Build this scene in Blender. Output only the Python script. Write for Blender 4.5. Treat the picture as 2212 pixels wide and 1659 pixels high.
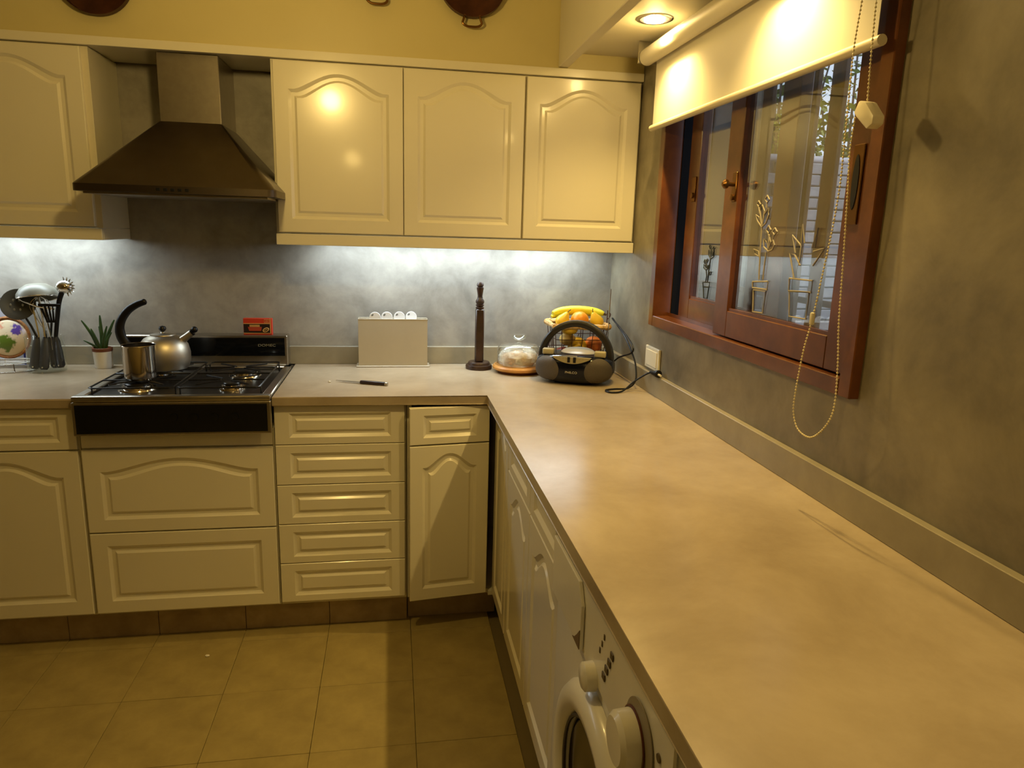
import bpy, bmesh, math, random
from mathutils import Vector, Matrix
R = math.radians
random.seed(7)
scene = bpy.context.scene
C = scene.collection
for o in list(bpy.data.objects):
    bpy.data.objects.remove(o)

def S(r, g, b):
    f = lambda c: (c/255/12.92) if c/255 <= .04045 else ((c/255+.055)/1.055)**2.4
    return (f(r), f(g), f(b), 1)

# ------------------------------------------------------------------ camera
yaw, pitch, roll = .1709, -.2128, .0294
cam_d = bpy.data.cameras.new('camera'); cam = bpy.data.objects.new('camera', cam_d); C.objects.link(cam)
fwd = Vector((math.sin(yaw)*math.cos(pitch), math.cos(yaw)*math.cos(pitch), math.sin(pitch)))
rt = Vector((math.cos(yaw), -math.sin(yaw), 0)); up = rt.cross(fwd)
r2 = math.cos(roll)*rt + math.sin(roll)*up; u2 = -math.sin(roll)*rt + math.cos(roll)*up
M = Matrix((r2, u2, -fwd)).transposed().to_4x4(); M.translation = (-.948, -3.016, 1.4655)
cam.matrix_world = M
cam_d.sensor_fit = 'HORIZONTAL'; cam_d.sensor_width = 36; cam_d.lens = 36*1521.7/2212
cam_d.clip_start = .02; cam_d.clip_end = 100
scene.camera = cam
# ------------------------------------------------------------------ world, exposure
scene.view_settings.view_transform = 'Standard'; scene.view_settings.look = 'None'
scene.view_settings.gamma = 1; scene.view_settings.use_curve_mapping = False
scene.view_settings.exposure = 0.0
scene.cycles.use_denoising = True
try: scene.cycles.denoiser = 'OPENIMAGEDENOISE'
except Exception: pass
scene.cycles.max_bounces = 8; scene.cycles.transparent_max_bounces = 16
scene.cycles.sample_clamp_indirect = 4; scene.cycles.caustics_reflective = False; scene.cycles.caustics_refractive = False
w = bpy.data.worlds.new('sky'); scene.world = w; w.use_nodes = True
bg = w.node_tree.nodes['Background']; bg.inputs[0].default_value = (.72, .82, 1, 1); bg.inputs[1].default_value = 1.15
# ------------------------------------------------------------------ lights of the room
WARM = (1, .685, .22); COOL = (.80, .93, 1)
def light(name, kind, loc, energy, color, **k):
    d = bpy.data.lights.new(name, kind); d.energy = energy; d.color = color
    for a, v in k.items(): setattr(d, a, v)
    o = bpy.data.objects.new(name, d); o.location = loc; C.objects.link(o); return o
NOOK = [(-.145, -.755), (-.145, -1.42), (-.145, -2.62)]
for x, y in NOOK:
    light('downlight_glow', 'POINT', (x, y, 2.098), 2.0, WARM, shadow_soft_size=.024)
    light('downlight_beam', 'SPOT', (x, y, 2.108), 33 if y > -2 else 22, WARM, shadow_soft_size=.012, spot_size=R(124), spot_blend=.8)
light('room_lamp', 'POINT', (-1.25, -1.43, 2.088), 20, WARM, shadow_soft_size=.045)
light('far_room_lamp', 'POINT', (-1.32, -4.75, 2.1), 10, WARM, shadow_soft_size=.06)
for x0, x1, e in ((-1.22, -.12, 7.0), (-3.2, -2.03, 7.2)):
    light('under_cabinet_led', 'AREA', ((x0+x1)/2, -.115, 1.419), e, COOL, shape='RECTANGLE', size=x1-x0, size_y=.10)

# ------------------------------------------------------------------ materials
MATS = {}
def mat(name, col, rough=.5, metal=0, col2=None, nscale=4, ndetail=6, bump=0, bscale=40, spec=.5, coat=0, ramp=(.35, .65), noise_rough=0, aniso=0):
    if name in MATS: return MATS[name]
    m = bpy.data.materials.new(name); m.use_nodes = True; nt = m.node_tree; n = nt.nodes; L = nt.links
    b = n['Principled BSDF']
    b.inputs['Base Color'].default_value = col; b.inputs['Roughness'].default_value = rough; b.inputs['Metallic'].default_value = metal
    b.inputs['Specular IOR Level'].default_value = spec
    if coat: b.inputs['Coat Weight'].default_value = coat; b.inputs['Coat Roughness'].default_value = .08
    tc = n.new('ShaderNodeTexCoord')
    if col2 is None: col2 = tuple(c*.93 for c in col[:3]) + (1,)
    nz = n.new('ShaderNodeTexNoise'); nz.inputs['Scale'].default_value = nscale; nz.inputs['Detail'].default_value = ndetail
    nz.inputs['Distortion'].default_value = .25; nz.inputs['Roughness'].default_value = .62
    L.new(tc.outputs['Object'], nz.inputs['Vector'])
    cr = n.new('ShaderNodeValToRGB'); cr.color_ramp.elements[0].position = ramp[0]; cr.color_ramp.elements[1].position = ramp[1]
    cr.color_ramp.elements[0].color = col; cr.color_ramp.elements[1].color = col2
    L.new(nz.outputs['Fac'], cr.inputs['Fac']); L.new(cr.outputs['Color'], b.inputs['Base Color'])
    if noise_rough:
        mr = n.new('ShaderNodeMapRange'); mr.inputs['To Min'].default_value = rough-noise_rough; mr.inputs['To Max'].default_value = rough+noise_rough
        L.new(nz.outputs['Fac'], mr.inputs['Value']); L.new(mr.outputs['Result'], b.inputs['Roughness'])
    if bump:
        n2 = n.new('ShaderNodeTexNoise'); n2.inputs['Scale'].default_value = bscale; n2.inputs['Detail'].default_value = 5
        L.new(tc.outputs['Object'], n2.inputs['Vector'])
        bp = n.new('ShaderNodeBump'); bp.inputs['Strength'].default_value = bump; bp.inputs['Distance'].default_value = .002
        L.new(n2.outputs['Fac'], bp.inputs['Height']); L.new(bp.outputs['Normal'], b.inputs['Normal'])
    MATS[name] = m; return m
def glass(name, tint=(.96, .98, .97), rough=.0, ior=1.5, boost=1.6, base=0.0):
    m = bpy.data.materials.new(name); m.use_nodes = True; nt = m.node_tree; n = nt.nodes; L = nt.links
    n.remove(n['Principled BSDF']); out = n['Material Output']
    t = n.new('ShaderNodeBsdfTransparent'); t.inputs[0].default_value = (*tint, 1)
    g = n.new('ShaderNodeBsdfGlossy'); g.inputs['Roughness'].default_value = rough; g.inputs[0].default_value = (1, 1, 1, 1)
    f = n.new('ShaderNodeFresnel'); gm = n.new('ShaderNodeNewGeometry'); im = n.new('ShaderNodeMath'); im.operation = 'MULTIPLY_ADD'; im.inputs[1].default_value = 1/ior-ior; im.inputs[2].default_value = ior; L.new(gm.outputs['Backfacing'], im.inputs[0]); L.new(im.outputs[0], f.inputs['IOR'])
    mu = n.new('ShaderNodeMath'); mu.operation = 'MULTIPLY_ADD'; mu.inputs[1].default_value = boost; mu.inputs[2].default_value = base; mu.use_clamp = True
    mx = n.new('ShaderNodeMixShader')
    L.new(f.outputs[0], mu.inputs[0]); L.new(mu.outputs[0], mx.inputs[0]); L.new(t.outputs[0], mx.inputs[1]); L.new(g.outputs[0], mx.inputs[2])
    L.new(mx.outputs[0], out.inputs[0]); return m
def emit(name, col, s):
    m = bpy.data.materials.new(name); m.use_nodes = True; b = m.node_tree.nodes['Principled BSDF']
    b.inputs['Base Color'].default_value = col; b.inputs['Emission Color'].default_value = col; b.inputs['Emission Strength'].default_value = s; return m

LACQ = mat('cream_lacquer', (.79, .745, .60, 1), .22, col2=(.78, .735, .59, 1), nscale=2, coat=.25)
CARC = mat('carcass_paint', (.72, .67, .52, 1), .4)
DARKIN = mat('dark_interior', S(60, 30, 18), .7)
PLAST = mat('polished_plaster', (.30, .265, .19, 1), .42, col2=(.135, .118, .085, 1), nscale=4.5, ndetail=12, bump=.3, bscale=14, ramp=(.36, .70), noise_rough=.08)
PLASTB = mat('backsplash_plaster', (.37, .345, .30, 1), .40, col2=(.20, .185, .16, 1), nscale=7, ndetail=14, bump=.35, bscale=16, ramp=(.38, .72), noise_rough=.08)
DIMW = mat('dim_room_paint', (.32, .27, .17, 1), .7)  # wall colour darkened to pass for a dimly lit room in reflections
UPST = mat('upstand_cement', (.33, .295, .21, 1), .38, col2=(.25, .22, .155, 1), nscale=5, ndetail=6, bump=.1)
YEL = mat('yellow_paint', (.64, .56, .28, 1), .45, col2=(.60, .52, .25, 1), nscale=1.5)
WHT = mat('ceiling_paint', (.72, .67, .52, 1), .6, col2=(.69, .64, .5, 1), nscale=1.5)
COUNT = mat('microcement_top', (.46, .38, .27, 1), .24, col2=(.29, .225, .145, 1), nscale=3.4, ndetail=10, bump=.05, bscale=8, ramp=(.36, .76), noise_rough=.06)
TILE = mat('floor_tile', (.38, .30, .115, 1), .5, col2=(.29, .225, .085, 1), nscale=9, ndetail=10, bump=.2, bscale=120)
GROUT = mat('grout', (.19, .145, .065, 1), .8)
KICK = mat('kick_tile', (.42, .32, .19, 1), .55, col2=(.28, .20, .11, 1), nscale=8, ndetail=8)
STEEL = mat('brushed_steel', (.42, .38, .31, 1), .33, metal=1, col2=(.38, .34, .28, 1), nscale=30)
HOODM = mat('hood_steel_dimmed', (.13, .105, .08, 1), .34, metal=1, col2=(.115, .092, .07, 1), nscale=12)  # reflection of a dark room put into the steel colour
CHROME = mat('chrome', (.75, .74, .72, 1), .12, metal=1)
KSTEEL = mat('kettle_steel', (.55, .50, .41, 1), .42, metal=1)
PSTEEL = mat('polished_steel', (.5, .44, .36, 1), .14, metal=1)
BLKGL = mat('black_glass', (.004, .005, .008, 1), .08)
BLK = mat('black_plastic', (.006, .006, .008, 1), .42, spec=.3)
BLKM = mat('black_enamel', (.012, .011, .010, 1), .3)
WOODR = mat('red_hardwood', S(112, 66, 34), .3, col2=S(80, 42, 20), nscale=7, ndetail=8, coat=.12)
WOODX = mat('outdoor_wood', S(120, 88, 62), .6, col2=S(88, 62, 44), nscale=9)
WOODD = mat('dark_turned_wood', S(62, 40, 28), .38, col2=S(38, 24, 16), nscale=20, coat=.1)
WOODL = mat('light_wood', S(205, 150, 75), .4, col2=S(180, 122, 55), nscale=12)
WOODB = mat('stained_wood', S(110, 58, 25), .5)
WHITEP = mat('white_plastic', (.82, .81, .78, 1), .35)
CREAMP = mat('cream_plastic', (.78, .73, .58, 1), .4)
WCER = mat('white_ceramic', (.8, .77, .7, 1), .3)

def weave(m_name, col):
    m = bpy.data.materials.new(m_name); m.use_nodes = True; nt = m.node_tree; n = nt.nodes; L = nt.links
    b = n['Principled BSDF']; b.inputs['Base Color'].default_value = col; b.inputs['Roughness'].default_value = .75
    tr = n.new('ShaderNodeBsdfTranslucent'); tr.inputs[0].default_value = col
    mx = n.new('ShaderNodeMixShader'); mx.inputs[0].default_value = .15
    L.new(b.outputs[0], mx.inputs[1]); L.new(tr.outputs[0], mx.inputs[2]); L.new(mx.outputs[0], n['Material Output'].inputs[0])
    return m
FABRIC = weave('blind_fabric', (.80, .76, .66, 1))

# ------------------------------------------------------------------ geometry helpers
class B:
    def __init__(s): s.bm = bmesh.new()
    def _merge(s, t):
        me = bpy.data.meshes.new('t'); t.to_mesh(me); t.free(); s.bm.from_mesh(me); bpy.data.meshes.remove(me)
    def box(s, x0, x1, y0, y1, z0, z1, bev=0, seg=1, mtx=None):
        t = bmesh.new(); bmesh.ops.create_cube(t, size=1)
        for v in t.verts: v.co = Vector(((x0+x1)/2+v.co.x*(x1-x0), (y0+y1)/2+v.co.y*(y1-y0), (z0+z1)/2+v.co.z*(z1-z0)))
        if bev: bmesh.ops.bevel(t, geom=t.edges[:], offset=bev, segments=seg, affect='EDGES', profile=.5)
        if mtx: bmesh.ops.transform(t, matrix=mtx, verts=t.verts)
        bmesh.ops.recalc_face_normals(t, faces=t.faces); s._merge(t); return s
    def lathe(s, prof, c=(0, 0, 0), seg=28, mtx=None, sx=1, sy=1, closed=False):
        t = bmesh.new(); rings = []
        for r, z in prof:
            if r < 1e-6: rings.append([t.verts.new((0, 0, z))])
            else: rings.append([t.verts.new((r*math.cos(2*math.pi*k/seg)*sx, r*math.sin(2*math.pi*k/seg)*sy, z)) for k in range(seg)])
        for a, b in zip(rings, rings[1:]):
            for k in range(seg):
                k2 = (k+1) % seg
                if len(a) == 1 and len(b) == 1: continue
                if len(a) == 1: t.faces.new((a[0], b[k2], b[k]))
                elif len(b) == 1: t.faces.new((a[k], a[k2], b[0]))
                else: t.faces.new((a[k], a[k2], b[k2], b[k]))
        if not closed:
            for rg, fl in ((rings[0], True), (rings[-1], False)):
                if len(rg) > 1: t.faces.new(rg[::-1] if fl else rg)
        bmesh.ops.recalc_face_normals(t, faces=t.faces)
        mm = Matrix.Translation(c) @ (mtx or Matrix()); bmesh.ops.transform(t, matrix=mm, verts=t.verts)
        s._merge(t); return s
    def tube(s, pts, r, seg=8, closed=False, flat=1.0):
        pts = [Vector(p) for p in pts]; n = len(pts); t = bmesh.new(); rings = []
        rr = r if isinstance(r, (list, tuple)) else [r]*n
        T = []
        for i in range(n):
            a = pts[(i-1) % n] if (closed or i > 0) else pts[i]; b = pts[(i+1) % n] if (closed or i < n-1) else pts[i]
            T.append((b-a).normalized())
        ref = Vector((0, 0, 1)) if abs(T[0].z) < .9 else Vector((1, 0, 0))
        nrm = (ref - T[0]*ref.dot(T[0])).normalized()
        for i in range(n):
            nrm = (nrm - T[i]*nrm.dot(T[i])).normalized(); bi = T[i].cross(nrm)
            rings.append([t.verts.new(pts[i]+(nrm*math.cos(2*math.pi*k/seg)+bi*flat*math.sin(2*math.pi*k/seg))*rr[i]) for k in range(seg)])
        for i in range(n if closed else n-1):
            a, b = rings[i], rings[(i+1) % n]
            for k in range(seg): t.faces.new((a[k], a[(k+1) % seg], b[(k+1) % seg], b[k]))
        if not closed: t.faces.new(rings[0][::-1]); t.faces.new(rings[-1])
        bmesh.ops.recalc_face_normals(t, faces=t.faces); s._merge(t); return s
    def prism(s, poly, axis, a, b, bev=0):
        t = bmesh.new()
        def P(u, v, w): return {'z': (u, v, w), 'y': (u, w, v), 'x': (w, u, v)}[axis]
        lo = [t.verts.new(P(u, v, a)) for u, v in poly]; hi = [t.verts.new(P(u, v, b)) for u, v in poly]
        t.faces.new(lo); t.faces.new(hi[::-1]); n = len(poly)
        for k in range(n): t.faces.new((lo[k], hi[k], hi[(k+1) % n], lo[(k+1) % n]))
        if bev: bmesh.ops.bevel(t, geom=t.edges[:], offset=bev, segments=2, affect='EDGES', profile=.5)
        bmesh.ops.recalc_face_normals(t, faces=t.faces); s._merge(t); return s
    def ball(s, c, r, sc=(1, 1, 1), sub=2, mtx=None, noise=0):
        t = bmesh.new(); bmesh.ops.create_icosphere(t, subdivisions=sub, radius=1)
        for v in t.verts:
            k = 1+noise*(math.sin(v.co.x*7+c[0]*31)*math.cos(v.co.y*6+c[1]*17)+.5*math.sin(v.co.z*11))
            v.co = Vector((v.co.x*r*sc[0]*k, v.co.y*r*sc[1]*k, v.co.z*r*sc[2]*k))
        mm = Matrix.Translation(c) @ (mtx or Matrix()); bmesh.ops.transform(t, matrix=mm, verts=t.verts)
        s._merge(t); return s
    def poly(s, pts):
        s.bm.faces.new([s.bm.verts.new(p) for p in pts]); return s

def smooth_pts(pts, k=4, closed=False):
    pts = [Vector(p) for p in pts]; n = len(pts); out = []
    for i in range(n if closed else n-1):
        g = lambda j: pts[j % n] if closed else pts[max(0, min(n-1, j))]
        p0, p1, p2, p3 = g(i-1), g(i), g(i+1), g(i+2)
        for a in range(k):
            t = a/k
            out.append(.5*((2*p1)+(-p0+p2)*t+(2*p0-5*p1+4*p2-p3)*t*t+(-p0+3*p1-3*p2+p3)*t**3))
    if not closed: out.append(pts[-1])
    return out

def wloc(o):
    v = Vector((0, 0, 0))
    while o is not None: v = v + o.location; o = o.parent
    return v
def obj(name, b, m, parent=None, world=True, loc=None, rot=None, smooth=True, mesh=None, sharp=38):
    """link one mesh object; world=True: the shape was drawn in room coordinates"""
    if mesh is None:
        if world:
            base = wloc(parent) if parent else None
            if base is None:
                cs = [v.co for v in b.bm.verts]
                base = Vector(((min(c.x for c in cs)+max(c.x for c in cs))/2, (min(c.y for c in cs)+max(c.y for c in cs))/2, min(c.z for c in cs)))
                loc0 = base
            else: loc0 = Vector((0, 0, 0))
            bmesh.ops.translate(b.bm, vec=-base, verts=b.bm.verts)
        else: loc0 = Vector((0, 0, 0))
        me = bpy.data.meshes.new(name); b.bm.to_mesh(me); b.bm.free()
        if smooth:
            me.polygons.foreach_set('use_smooth', [True]*len(me.polygons)); me.set_sharp_from_angle(angle=R(sharp))
        me.materials.append(m)
    else: me = mesh; loc0 = Vector((0, 0, 0))
    o = bpy.data.objects.new(name, me); C.objects.link(o); o.location = loc0 if loc is None else Vector(loc)
    if rot: o.rotation_euler = rot
    if parent: o.parent = parent
    return o
def tag(o, label, cat, group=None, kind=None):
    o['label'] = label; o['category'] = cat
    if group: o['group'] = group
    if kind: o['kind'] = kind
    return o
def thing(name, loc, label, cat, rot=None, group=None):
    o = bpy.data.objects.new(name, None); C.objects.link(o); o.location = loc; o.empty_display_size = .05
    if rot: o.rotation_euler = rot
    return tag(o, label, cat, group)
def struct(name, b, m, smooth=False):
    o = obj(name, b, m, smooth=smooth); o['kind'] = 'structure'; return o
def text(body, size, parent, loc, rot, m, name='lettering', sx=1.0, ext=.0004):
    cu = bpy.data.curves.new(name, 'FONT'); cu.body = body; cu.size = size; cu.extrude = ext; cu.align_x = 'CENTER'; cu.align_y = 'CENTER'
    to = bpy.data.objects.new('t', cu); C.objects.link(to)
    me = bpy.data.meshes.new_from_object(to.evaluated_get(bpy.context.evaluated_depsgraph_get()))
    bpy.data.objects.remove(to); me.name = name; me.materials.clear(); me.materials.append(m)
    for v in me.vertices: v.co.x *= sx
    o = bpy.data.objects.new(name, me); C.objects.link(o); o.parent = parent; o.location = loc; o.rotation_euler = rot; return o

# raised panel front: local x 0..w, z 0..h, front at y=0 looking to -y
def panel_bm(w_, h_, mx=.05, mb=.05, mt=.035, arch=0.0, t=.018, steps=((0, 0), (.010, .0075), (.021, .0075), (.029, .0015))):
    bm = bmesh.new()
    def outline(d):
        x0, x1, z0 = mx+d, w_-mx-d, mb+d
        if not arch: return [(x0, z0), (x1, z0), (x1, h_-mt-d), (x0, h_-mt-d)]
        zs = h_-mt-arch-d; pts = [(x0, z0), (x1, z0), (x1, zs)]
        sh = min(.02, (x1-x0)*.07); n = 18
        xa, xb = x1-sh, x0+sh
        for k in range(n+1):
            u = k/n; pts.append((xa+(xb-xa)*u, zs+arch*math.sin(math.pi*u)**1.35))
        pts.append((x0, zs)); return pts
    e = .0022
    def ring(pts, y): return [bm.verts.new((x, y, z)) for x, z in pts]
    back = ring([(0, 0), (w_, 0), (w_, h_), (0, h_)], t); edge = ring([(0, 0), (w_, 0), (w_, h_), (0, h_)], e)
    front = ring([(e, e), (w_-e, e), (w_-e, h_-e), (e, h_-e)], 0)
    def bridge(a, b):
        for k in range(len(a)): bm.faces.new((a[k], a[(k+1) % len(a)], b[(k+1) % len(a)], b[k]))
    bridge(back, edge); bridge(edge, front); bm.faces.new(back[::-1])
    rings = [ring(outline(d), y) for d, y in steps]
    for a, b in zip(rings, rings[1:]): bridge(a, b)
    bm.faces.new(rings[-1])
    o = rings[0]; f = front
    bm.faces.new((f[0], f[1], o[1], o[0])); 
    if not arch:
        for k in (1, 2, 3): bm.faces.new((f[k], f[(k+1) % 4], o[(k+1) % 4], o[k]))
    else:
        bm.faces.new((f[1], f[2], o[2], o[1])) ; bm.faces.new((f[3], f[0], o[0], o[-1]))
        top = o[2:]                                   # runs right to left
        m_ = len(top)
        bm.faces.new((f[2], top[1], top[0]))
        mid = m_//2
        for k in range(1, mid): bm.faces.new((f[2], top[k+1], top[k]))
        bm.faces.new((f[2], f[3], top[mid]))
        for k in range(mid, m_-1): bm.faces.new((f[3], top[k+1], top[k]))
    bmesh.ops.recalc_face_normals(bm, faces=bm.faces)
    q = B(); q.bm.free(); q.bm = bm; return q
def front(name, parent, x, y, z0, z1, wdt, face='-y', rotz=0, **k):
    b = panel_bm(wdt, z1-z0, **k)
    o = obj(name, b, LACQ, parent, world=False, smooth=True, sharp=24)
    base = wloc(parent)
    o.location = Vector((x, y, z0))-base
    o.rotation_euler = (0, 0, R(-90) if face == '-x' else rotz)
    return o
DR = dict(mx=.048, mb=.025, mt=.028, steps=((0, 0), (.011, .0075), (.020, .0075), (.027, .0015)))

# ================================================================== ROOM SHELL
b = B()
b.box(-3.75, 0, -6.3, .15, -.08, -.012)
floor = struct('floor', b, GROUT)
# floor tiles
tb = B(); tb.box(.0006, .2994, .0006, .2994, -.012, 0, bev=.0008)
tm = bpy.data.meshes.new('tile'); tb.bm.to_mesh(tm); tb.bm.free(); tm.materials.append(TILE)
fb = wloc(floor)
cnt = 0
for iy in range(19):
    for ix in range(11):
        x = -.59-.3*(ix+1); y = -.30-.3*(iy+1)-.015
        if cnt < 290 and x > -3.75:
            o = bpy.data.objects.new('tile', tm); C.objects.link(o); o.parent = floor; o.location = Vector((x, y, random.uniform(-.0004, .0004)))-fb; cnt += 1
# walls
b = B(); b.box(-3.75, .0, 0, .15, -.08, 2.9); struct('wall_back', b, PLASTB)
b = B(); b.box(-3.75, 0, -.268, -.002, 2.064, 2.9); struct('wall_bulkhead', b, YEL)
wy0, wy1, wz0, wz1 = -.575, -1.712, 1.165, 2.075
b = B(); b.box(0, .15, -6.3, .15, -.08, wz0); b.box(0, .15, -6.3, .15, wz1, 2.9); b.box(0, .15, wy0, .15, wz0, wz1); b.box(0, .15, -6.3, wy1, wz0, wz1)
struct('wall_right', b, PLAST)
b = B(); b.box(-3.85, -3.75, -6.3, .15, -.08, 2.9); struct('wall_left', b, DIMW)
b = B(); b.box(-3.85, .15, -6.4, -6.3, -.08, 2.9); struct('wall_front', b, DIMW)
b = B(); b.box(-3.75, -.334, -6.3, -.268, 2.75, 2.9); ceil = struct('ceiling', b, WHT)
b = B(); b.box(-.334, -.297, -6.3, -.268, 2.068, 2.9, bev=.002); o = struct('trim_1', b, WHT)
# lowered ceiling over the worktop with round holes for the downlights
nb = bmesh.new()
x0, x1, y0, y1 = -.297, 0, -6.3, -.268
outer = [nb.verts.new(p) for p in ((x0, y0, 2.12), (x1, y0, 2.12), (x1, y1, 2.12), (x0, y1, 2.12))]
es = [nb.edges.new((outer[k], outer[(k+1) % 4])) for k in range(4)]
HR = .046
for hx, hy in NOOK:
    c = [nb.verts.new((hx+HR*math.cos(2*math.pi*k/24), hy+HR*math.sin(2*math.pi*k/24), 2.12)) for k in range(24)]
    es += [nb.edges.new((c[k], c[(k+1) % 24])) for k in range(24)]
bmesh.ops.triangle_fill(nb, use_beauty=True, edges=es)
ext = bmesh.ops.extrude_face_region(nb, geom=nb.faces[:])
bmesh.ops.translate(nb, vec=(0, 0, .015), verts=[v for v in ext['geom'] if isinstance(v, bmesh.types.BMVert)])
bmesh.ops.recalc_face_normals(nb, faces=nb.faces)
q = B(); q.bm.free(); q.bm = nb
q.box(x0, x1, y0, y1, 2.22, 2.9)
obj('lowered_panel', q, WHT, ceil, smooth=False)
# upstands
b = B(); b.box(-3.6, -.02, -.02, -.0005, .9, .975, bev=.0015); struct('trim_2', b, UPST)
b = B(); b.box(-.02, -.0005, -3.6, -.0005, .9, .975, bev=.0015); struct('trim_3', b, UPST)

# ================================================================== DOWNLIGHTS
BULB = emit('bulb_glow', (1, .80, .50, 1), 32)
for i, (hx, hy) in enumerate(NOOK):
    lab = ['round chrome recessed downlight nearest the back cabinets, lit', 'recessed downlight above the middle of the window, lit', 'recessed downlight farthest from the back wall, lit'][i]
    t = thing('downlight', (hx, hy, 2.12), lab, 'light', group='downlights in the lowered ceiling')
    b = B(); b.lathe([(.045, 0), (.045, -.003), (.052, -.004), (.057, -.002), (.057, 0)], seg=32, closed=True); obj('ring', b, CHROME, t, world=False)
    b = B(); b.lathe([(.0455, 0), (.043, .02), (.034, .045), (.02, .06)], seg=28, closed=True); obj('reflector', b, mat('reflector_metal', (.5, .42, .36, 1), .3, metal=1), t, world=False)
    b = B(); b.lathe([(0, -.010), (.016, -.008), (.0235, -.001), (.025, .006), (.02, .035), (.012, .05)], seg=20, closed=True); obj('bulb', b, BULB, t, world=False)

# ================================================================== WORKTOPS
b = B(); b.prism([(0, -3.6), (0, -.0005), (-1.352, -.0005), (-1.352, -.6187), (-.6187, -.6187), (-.6187, -3.6)], 'z', .868, .9, bev=.0035)
tag(obj('worktop', b, COUNT, smooth=False), 'L-shaped polished microcement worktop running round the corner under the window', 'worktop')
b = B(); b.box(-3.6, -1.962, -.6187, -.0005, .868, .9, bev=.004)
tag(obj('worktop', b, COUNT, smooth=False), 'short grey microcement worktop left of the cooker, under the utensil jar', 'worktop')

# ================================================================== BASE CABINETS
def carcass(t, x0, x1, z1=.867, front_y=-.581):
    b = B(); b.box(x0, x1, front_y, -.001, .118, z1, bev=.001); return obj('carcass', b, CARC, t, smooth=False)
YF = -.60
t = thing('base_cabinet', (-2.19, -.3, 0), 'cream base cabinet left of the cooker with one drawer over an arched door', 'cabinet')
carcass(t, -2.43, -1.969)
front('drawer', t, -2.425, YF, .725, .864, .452, **DR); front('door', t, -2.425, YF, .13, .720, .452, arch=.055)
t = thing('base_cabinet', (-2.9, -.3, 0), 'cream base cabinet at the far left, mostly outside the frame', 'cabinet')
carcass(t, -3.35, -2.432)
for x in (-3.348, -2.89): front('drawer', t, x, YF, .725, .864, .452, **DR); front('door', t, x, YF, .13, .720, .452, arch=.055)
t = thing('drawer_unit', (-1.66, -.3, 0), 'cream cabinet under the cooker with two wide deep drawers, the upper one arched', 'cabinet')
carcass(t, -1.966, -1.354, z1=.785)
front('drawer', t, -1.963, YF, .430, .722, .606, mx=.052, mb=.045, mt=.032, arch=.045)
front('drawer', t, -1.963, YF, .13, .425, .606, mx=.052, mb=.045, mt=.045)
b = B(); b.box(-1.963, -1.357, -.592, -.5815, .727, .784, bev=.001); obj('filler_panel', b, LACQ, t)
t = thing('drawer_unit', (-1.13, -.3, 0), 'cream cabinet with a stack of five narrow drawers right of the cooker', 'cabinet')
carcass(t, -1.352, -.903)
for z0, z1 in ((.727, .866), (.581, .7245), (.4345, .5785), (.2855, .432), (.134, .283)): front('drawer', t, -1.349, YF, z0, z1, .440, **DR)
# corner cabinet with its front ajar
t = thing('corner_cabinet', (-.75, -.3, 0), 'cream corner cabinet with its arched door and drawer front standing slightly ajar', 'cabinet')
b = B(); b.box(-.901, -.885, -.581, -.001, .118, .867); b.box(-.885, -.002, -.016, -.001, .118, .867); b.box(-.885, -.60, -.58, -.016, .118, .134)
b.box(-.018, -.002, -.58, -.016, .118, .867); b.box(-.60, -.018, -.60, -.016, .118, .134); obj('carcass', b, CARC, t, smooth=False)
b = B(); b.box(-.884, -.62, -.30, -.29, .14, .865); obj('dark_interior', b, DARKIN, t, smooth=False)  # dark sheet stands in for the shade behind the open front
ang = R(7.1); dx, dy = -.893, -.6405
front('drawer_front', t, dx, dy, .7265, .860, .287, rotz=ang, **DR)
front('door', t, dx, dy, .131, .7215, .287, rotz=ang, mx=.045, mb=.045, mt=.03, arch=.05)
XF = -.587
def xfronts(t, y, wdt): front('drawer', t, XF, y, .727, .864, wdt, face='-x', **DR); front('door', t, XF, y, .133, .722, wdt, face='-x', arch=.055)
t = thing('narrow_cabinet', (-.3, -.75, 0), 'narrow cream cabinet at the inner corner under the long worktop', 'cabinet')
b = B(); b.box(-.569, -.03, -.897, -.61, .118, .867); obj('carcass', b, CARC, t, smooth=False)
front('door', t, XF, -.608, .133, .864, .285, face='-x', mx=.045, mb=.045, mt=.03, arch=.05)
t = thing('base_cabinet', (-.3, -1.27, 0), 'double cream base cabinet between the narrow corner cabinet and washing machine', 'cabinet')
b = B(); b.box(-.569, -.03, -1.638, -.90, .118, .867); obj('carcass', b, CARC, t, smooth=False)
xfronts(t, -.903, .362); xfronts(t, -1.269, .366)
t = thing('base_cabinet', (-.3, -2.8, 0), 'cream base cabinet beyond the washing machine, only its edge in view', 'cabinet')
b = B(); b.box(-.569, -.03, -3.4, -2.32, .118, .867); obj('carcass', b, CARC, t, smooth=False)
xfronts(t, -2.325, .45); xfronts(t, -2.78, .45)
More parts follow.
